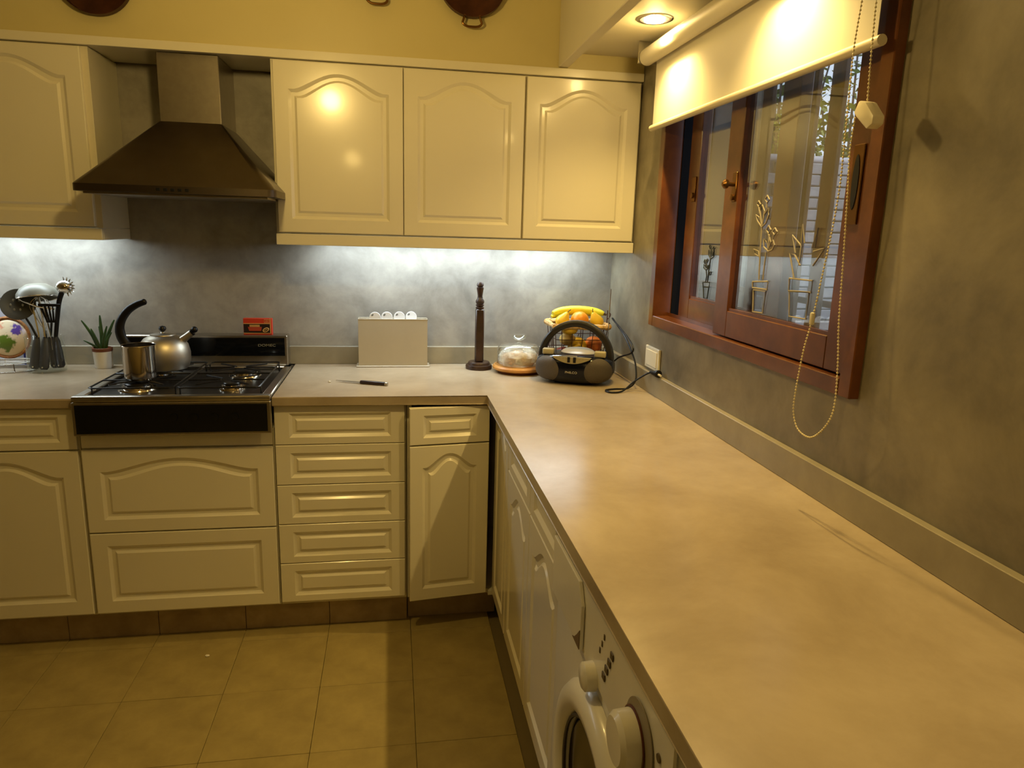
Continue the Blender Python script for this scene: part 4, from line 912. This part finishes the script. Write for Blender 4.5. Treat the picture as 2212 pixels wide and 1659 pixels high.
# ================================================================== COPPER PANS ON THE YELLOW WALL
COP = mat('dark_copper', S(84, 46, 26), .42, metal=.6, col2=S(58, 28, 16), nscale=9)
for (cx, cz, r0, hnd, lab) in ((-1.905, 2.243, .118, 0, 'dark copper pan bottom hanging on the yellow wall above the hood'), (-.661, 2.330, .122, 1, 'dark copper pan with brass loop handle hanging near the ceiling beam'), (-.994, 2.378, .120, 1, 'hanging pan of which only the brass loop handle shows, left of the copper pan')):
    t = thing('copper_pan', (cx, -.27, cz), lab, 'pan', group='pans hung on the yellow wall')
    b = B(); b.lathe([(0, .0), (r0*.92, 0), (r0, .006), (r0*1.0, .030), (r0*.985, .030), (r0*.97, .008), (r0*.9, .004), (0, .004)], seg=48, mtx=Matrix.Rotation(R(90), 4, 'X')); o = obj('body', b, COP, t, world=False); o.location = (0, -.002, 0)
    if hnd:
        b = B(); z_ = -r0
        b.tube(smooth_pts([(-.026, -.022, z_+.008), (-.031, -.024, z_-.008), (-.034, -.026, z_-.020), (-.022, -.026, z_-.029), (0, -.026, z_-.031), (.022, -.026, z_-.029), (.034, -.026, z_-.020), (.031, -.024, z_-.008), (.026, -.022, z_+.008)], 4), .0042, 8); obj('loop_handle', b, BRASS, t, world=False)

# ================================================================== WASHING MACHINE
WM = Vector((-.31, -1.975, 0)); WMP = mat('washer_enamel', (.80, .77, .68, 1), .28, coat=.2); WX = -.598
t = thing('washing_machine', WM, 'white front-loading washing machine built in under the long worktop', 'washing machine')
b = B(); b.box(WX, -.03, -2.305, -1.645, .012, .862, bev=.012, seg=3); obj('body', b, WMP, t)
for fx in (-.56, -.08):
    for fy in (-2.26, -1.69): b = B(); b.lathe([(0, 0), (.02, 0), (.018, .0125), (0, .0125)], c=(fx, fy, 0), seg=14); obj('foot', b, BLK, t)
b = B(); b.box(WX-.006, WX-.0005, -2.30, -1.65, .700, .846, bev=.003); cp_ = obj('control_panel', b, WMP, t, smooth=False)
b = B(); b.prism([(-1.655, .712), (-1.655, .838), (-1.86, .838), (-1.885, .80), (-1.885, .712)], 'x', WX-.014, WX-.0065, bev=.002); dr_ = obj('detergent_drawer', b, WMP, t, smooth=False)
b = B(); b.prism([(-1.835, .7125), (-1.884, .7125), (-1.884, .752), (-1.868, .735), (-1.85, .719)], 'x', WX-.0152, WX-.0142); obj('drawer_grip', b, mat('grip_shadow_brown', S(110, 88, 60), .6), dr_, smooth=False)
GRY = mat('button_grey', S(92, 76, 42), .5)
for k in range(4):
    b = B(); b.box(WX-.0085, WX-.0062, -2.050+.0005*k-.018*0-.0, -2.034, .738+.020*k, .751+.020*k, bev=.0012); o = obj('button', b, GRY, t, smooth=False); o.location.y += -.012*k+.03
for k in range(3):
    b = B(); b.box(WX-.0075, WX-.0062, -1.985-.010*k, -1.981-.010*k, .770+.018*k, .780+.018*k); obj('indicator', b, GRY, t, smooth=False)
RX = Matrix.Rotation(R(-90), 4, 'Y')
b = B(); b.lathe([(0, 0), (.026, 0), (.025, .018), (.020, .022), (0, .023)], c=(WX-.0062, -1.955, .706), mtx=RX, seg=28); o = obj('temperature_knob', b, WMP, t)
b = B(); b.lathe([(0, 0), (.053, 0), (.055, .0015), (.055, .003), (0, .0032)], c=(WX-.0062, -2.185, .765), mtx=RX, seg=36); dl = obj('dial_plate', b, mat('dial_grey', S(150, 140, 120), .45), t)
b = B(); b.lathe([(0, .0), (.043, .0), (.041, .024), (.034, .031), (0, .032)], c=(WX-.0098, -2.170, .752), mtx=RX, seg=36); obj('program_dial', b, WMP, t)
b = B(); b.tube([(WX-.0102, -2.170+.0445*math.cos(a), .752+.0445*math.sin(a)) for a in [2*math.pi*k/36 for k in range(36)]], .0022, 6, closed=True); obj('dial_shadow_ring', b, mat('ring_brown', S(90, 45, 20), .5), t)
b = B(); b.lathe([(0, 0), (.0065, 0), (.006, .002), (0, .0022)], c=(WX-.0062, -2.255, .790), mtx=RX, seg=18); obj('power_button', b, GRY, t)
# door
DC = (WX-.0005, -1.985, .443)
b = B(); b.lathe([(.232, 0), (.232, .008), (.222, .022), (.202, .030), (.184, .027), (.172, .014), (.167, .004), (.167, 0)], c=DC, mtx=RX, seg=56, closed=True); dr = obj('door_ring', b, WMP, t)
b = B(); b.lathe([(.167, .003), (.150, .008), (.130, .003), (.08, .006), (0, .009)], c=DC, mtx=RX, seg=48, closed=True); obj('door_glass', b, mat('dark_door_glass', S(36, 26, 20), .12), dr)
b = B(); b.tube([(WX-.014, DC[1]+.167*math.cos(a), DC[2]+.167*math.sin(a)) for a in [2*math.pi*k/48 for k in range(48)]], .004, 6, closed=True); obj('door_seal', b, mat('seal_grey', S(70, 62, 56), .5), dr)
